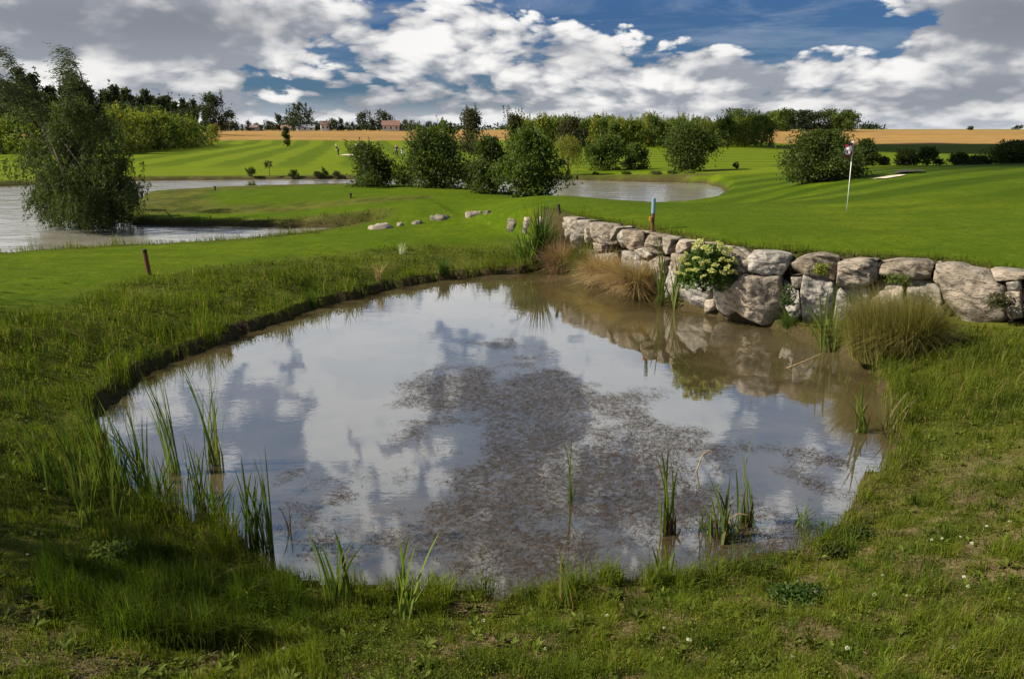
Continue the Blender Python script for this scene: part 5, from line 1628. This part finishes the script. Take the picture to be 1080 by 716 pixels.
# ------------------------------------------------------------------ grass tufts and bushes at the wall
def tuft(u, v, w_px, h_px, n, label, cols, wblade=.008, lean=(-.25, 0), name='grass_tuft', group=None, d=None, stiff=.6, cat='grass tuft', water=False, seed=0, spread=.26):
    b = at(u, v, 0.0) if water else (ground_at(u, v) if d is None else on_ground(u, v, d))
    W, H = w_px / 800 * b[1], h_px / 800 * b[1]
    r = np.random.default_rng(500 + int(u) + seed)
    mb = MB()
    a = r.uniform(0, 2 * PI, n); q = np.sqrt(r.random(n)) * W * spread
    base = np.stack([q * np.cos(a), q * np.sin(a) * .7, np.zeros(n) - .03], 1)
    head = np.arctan2(np.sin(a) * .8 + lean[1] + r.normal(0, .5, n), np.cos(a) + lean[0] + r.normal(0, .5, n))
    L = H * r.uniform(.35, 1.1, n)
    k = r.random(n)[:, None]
    C = (np.array(cols[0]) * (1 - k) + np.array(cols[1]) * k) * r.uniform(.7, 1.3, (n, 1))
    blades(mb, base, head, L, np.full(n, wblade) * r.uniform(.7, 1.3, n), np.abs(r.normal(stiff, .3, n)), C, r)
    return tag(mb.obj(name, M_REED, None, False, b), label, cat, group)


YG = ((.10, .10, .02), (.23, .19, .06)); TAN = ((.24, .16, .085), (.44, .31, .17)); PINK = ((.16, .09, .06), (.30, .18, .11)); GRN = ((.03, .065, .010), (.075, .12, .02)); OLV = ((.07, .09, .015), (.16, .16, .03))
tuft(940, 377, 84, 84, 9000, 'big shaggy yellow green grass tuft leaning left at the right end of the pond', YG, .0075, (-1.0, 0), stiff=.45, spread=.52)
tuft(960, 372, 56, 62, 2600, 'darker brownish grass tuft behind the big yellow one against the boulders', ((.06, .06, .018), (.15, .12, .04)), .012, (-.3, 0), stiff=.6, spread=.45)
tuft(570, 283, 18, 74, 260, 'tall dark green reed grass left of the boulder wall', ((.025, .05, .008), (.06, .095, .016)), .03, (.1, 0), stiff=.25, water=True)
tuft(556, 276, 30, 60, 90, 'tall arching bright green leaves rising above the white rock', ((.06, .12, .015), (.12, .18, .03)), .03, (-.8, 0), stiff=.75, d=23)
tuft(590, 288, 34, 40, 1800, 'pinkish dry grass at the foot of the left end of the wall', PINK, .012, water=True)
tuft(615, 294, 22, 50, 1100, 'yellowish standing grass in front of the narrow left boulders', OLV, .013, water=True)
tuft(634, 301, 34, 46, 2600, 'tan dry grass mound at the wall right of the yellowish grass', TAN, .012, (-.2, 0), stiff=.8, water=True)
tuft(655, 307, 34, 48, 2600, 'tan dry grass mound in the middle of the wall foot', TAN, .012, (-.2, 0), stiff=.8, water=True, seed=3)
tuft(671, 315, 28, 54, 2400, 'dark tan dry grass mound hanging to the water, rightmost of the dry mounds', ((.15, .10, .05), (.30, .21, .10)), .012, (.1, 0), stiff=.8, water=True)
tuft(733, 326, 16, 14, 240, 'small green grass tuft at the water below the tan boulder', GRN, .012, water=True)
tuft(757, 330, 18, 16, 260, 'low green plants at the water left of the big lower boulder', GRN, .014, water=True, seed=5)
tuft(778, 334, 16, 12, 220, 'low dark plants at the water under the big lower boulder', ((.03, .05, .01), (.07, .09, .02)), .014, water=True)
tuft(800, 342, 18, 12, 220, 'sparse plants at the water right of the low dark ones', ((.03, .05, .01), (.09, .10, .03)), .012, water=True)
tuft(832, 348, 20, 30, 420, 'straggly green grass between the lower boulders', GRN, .012, (.2, 0), water=True)
for i_, (u, v, w, h, n, lab, cc) in enumerate([
    (424, 268, 12, 14, 60, 'whitish flowering weed on the grass slope', ((.35, .38, .30), (.65, .66, .58))), (400, 297, 8, 26, 40, 'thin straw coloured grass stalks at the far bank edge', TAN),
    (521, 289, 8, 22, 40, 'light green stalks at the far bank, left of the yellow stalks', OLV), (546, 287, 8, 26, 46, 'yellow stalks at the far bank edge near the tall reeds', YG),
    (240, 352, 10, 26, 60, 'few tall light stalks on the left bank edge', OLV), (330, 322, 14, 22, 90, 'loose tall grass on the left bank edge right of the light stalks', GRN), (468, 288, 20, 20, 160, 'fringe of taller grass at the far bank edge', GRN),
    (585, 262, 16, 30, 220, 'yellow green weeds on the earth beside the first boulder', OLV)]):
    tuft(u, v, w, h, n, lab, cc, .014, name='weed_tuft', seed=40 + i_, stiff=.35, cat='weeds')


def leafy(u, v, w_px, h_px, n, leaf, label, cols, name='leafy_weed', d=None, pos=None, cat='weed', up=1.2):
    b = ground_at(u, v) if pos is None else pos
    n = n * 2
    W, H = w_px / 800 * b[1], h_px / 800 * b[1]
    r = np.random.default_rng(700 + int(u)); mb = MB()
    P = np.clip(r.normal(size=(n, 3)), -1.7, 1.7) * np.array([W * .25, W * .2, H * .3]); P[:, 2] = np.abs(P[:, 2]) * 1.2 + .01
    k = r.random(n)[:, None]
    C = (np.array(cols[0]) * (1 - k) + np.array(cols[1]) * k) * r.uniform(.75, 1.25, (n, 1))
    leaves(mb, P, leaf * r.uniform(.6, 1.3, n), C, r, aspect=.6, up=up)
    return tag(mb.obj(name, M_REED, None, False, b), label, cat)


leafy(842, 636, 74, 20, 900, .035, 'dark green leafy weed patch on the near bank below the reeds', ((.020, .045, .008), (.045, .085, .015)))
leafy(112, 590, 60, 22, 420, .05, 'pale leafy weed at the left side of the grass mound', ((.08, .12, .02), (.15, .18, .04)))
leafy(905, 565, 40, 14, 320, .03, 'low dark weed on the right bank edge', ((.022, .04, .008), (.05, .07, .012)))
leafy(880, 585, 30, 16, 260, .03, 'dark clump of weed overhanging the water at the right bank', ((.02, .035, .008), (.05, .06, .012)))


def on_wall(u, v, out=.25):
    s, z = wall_hit(u, v); q = wall_pos(s) + wall_nrm(s) * out
    return np.array([q[0], q[1], z])


leafy(866, 283, 15, 16, 260, .05, 'yellow green weed growing on the face of a top boulder', ((.12, .15, .02), (.22, .22, .04)), pos=on_wall(866, 287))
leafy(944, 294, 24, 14, 240, .045, 'small green weed on a ledge above the yellow grass tuft', ((.05, .09, .012), (.12, .15, .03)), pos=on_wall(944, 296))
leafy(833, 312, 16, 34, 360, .05, 'trailing dark green plant hanging between two boulders', ((.02, .045, .01), (.05, .08, .02)), pos=on_wall(831, 320))
leafy(1050, 318, 26, 22, 300, .05, 'dark weeds in the gap beside the big slanting boulder', ((.022, .03, .01), (.06, .06, .02)), pos=on_wall(1058, 322))


def sedum():
    b = on_wall(757, 304, .42)
    t = thing('flowering_bush', 'round leafy bush with flat pale yellow flower heads growing out of the wall', 'bush', b)
    W, H = 62 / 800 * b[1], 58 / 800 * b[1]
    r = np.random.default_rng(77)
    n = 7500; d = unit(r.normal(size=(n, 3))); d[:, 2] = np.abs(d[:, 2]) * 1.0 - .25 * (r.random(n) < .5)
    rad = r.uniform(.35, 1.0, n)[:, None] ** .6
    P = d * rad * np.array([W * .47, W * .36, H * .62]) + np.array([0, -.05, H * .24])
    k = r.random(n)[:, None]
    C = (np.array([.022, .055, .010]) * (1 - k) + np.array([.07, .13, .022]) * k) * r.uniform(.75, 1.2, (n, 1))
    mb = MB(); leaves(mb, P, .085 * r.uniform(.6, 1.2, n), C, r, direct=d * .5, aspect=.55, up=.6); mb.obj('foliage', M_LEAF, t)
    st = MB()
    for k in range(16):
        q = unit(r.normal(size=3)); q[2] = abs(q[2]); tube(st, [(0, .1, -.05), q * np.array([W * .2, W * .15, H * .4]), q * np.array([W * .42, W * .32, H * .8])], [.012, .01, .006], 5)
    st.obj('stem', M_DEAD, t)
    me = None
    spots = []
    while len(spots) < 34:
        q = unit(r.normal(size=3)); q[2] = abs(q[2]) * .9 + .1; q[1] = -abs(q[1]) if r.random() < .8 else q[1]
        p_ = q * np.array([W * .50, W * .40, H * .66]) + np.array([0, -.05, H * .27])
        if all(np.linalg.norm(p_ - s) > .105 for s in spots): spots.append(p_)
        elif r.random() < .01: break
    for p_ in spots:
        if me is None:
            h = MB(); m_ = 110; a = r.uniform(0, 6.28, m_); q = np.sqrt(r.random(m_)) * .075
            Pk = np.stack([q * np.cos(a), q * np.sin(a), .03 - q * q * 4 + r.normal(0, .006, m_)], 1)
            leaves(h, Pk, .030, np.array([.46, .46, .17]) * r.uniform(.7, 1.3, (m_, 1)), r, aspect=.9, up=2.0)
            o = h.obj('flower_head', M_REED, t); me = o.data
        else:
            o = bpy.data.objects.new('flower_head', me); COL.objects.link(o); o.parent = t
        o.location = p_; o.rotation_euler = (r.normal(0, .35) + .35, r.normal(0, .3), r.uniform(0, 6)); s = r.uniform(.7, 1.25); o.scale = (s, s, s)


sedum()

# grass hanging over the top of the wall
mb = MB(); n = 5200
ss = rng.uniform(0.1, WCUM[-1] - .1, n); P = np.array([np.append(wall_pos(s) - wall_nrm(s) * rng.uniform(.28, .75), 0) for s in ss]); P[:, 2] = terrain(P[:, 0], P[:, 1]) - .02
kk = fbm(ss * 1.2, ss * 0 + 3); ok = rng.random(n) < np.clip(kk * 1.8 - .3, .1, 1); P, ss = P[ok], ss[ok]; n = len(P)
c = palette(P[:, 0], P[:, 1], n, .8)
blades(mb, P, rng.uniform(PI * .8, PI * 1.9, n), rng.uniform(.06, .2, n), rng.uniform(.008, .016, n), np.abs(rng.normal(.6, .3, n)), c * 1.15, rng)
tag(mb.obj('wall_top_grass', M_GRASS), kind='stuff')

# white clover flowers
proto_f = None; GC = 'white clover flowers scattered in the near grass'
rf = np.random.default_rng(31)
SPOT = [(922, 633), (949, 629), (956, 634), (967, 628), (1016, 614), (984, 623), (1063, 637), (1020, 624), (1059, 582), (993, 573), (1012, 571), (860, 629), (893, 690), (725, 680), (727, 681), (1075, 711), (1064, 555), (1024, 578), (1040, 560),
        (982, 574), (930, 612), (1005, 690), (835, 700), (640, 655), (700, 668), (48, 520), (96, 500), (30, 590), (120, 640), (300, 690), (510, 660), (575, 690)]
for i_, (u, v) in enumerate(SPOT):
    p = ground_at(u, v); p[2] += .05
    if proto_f is None:
        mb = MB(); m_ = 70; d = unit(rf.normal(size=(m_, 3))); d[:, 2] = np.abs(d[:, 2]) - .2
        leaves(mb, d * .010, .014, np.array([.78, .76, .70]) * rf.uniform(.8, 1.1, (m_, 1)), rf, direct=d, spread=.3, aspect=.6)
        tube(mb, [(0, 0, -.06), (.003, 0, -.03), (0, 0, 0)], .0012, 5, np.array([.06, .1, .02]))
        proto_f = mb.obj('clover_flower', M_GRASS, None, False, p); tag(proto_f, 'tiny white clover flower in the short grass of the near bank', 'flower', GC)
    else:
        o = proto_f.copy(); COL.objects.link(o); o.location = p; s = rf.uniform(.4, .85); o.scale = (s, s, s); o.rotation_euler = (0, 0, rf.uniform(0, 6))
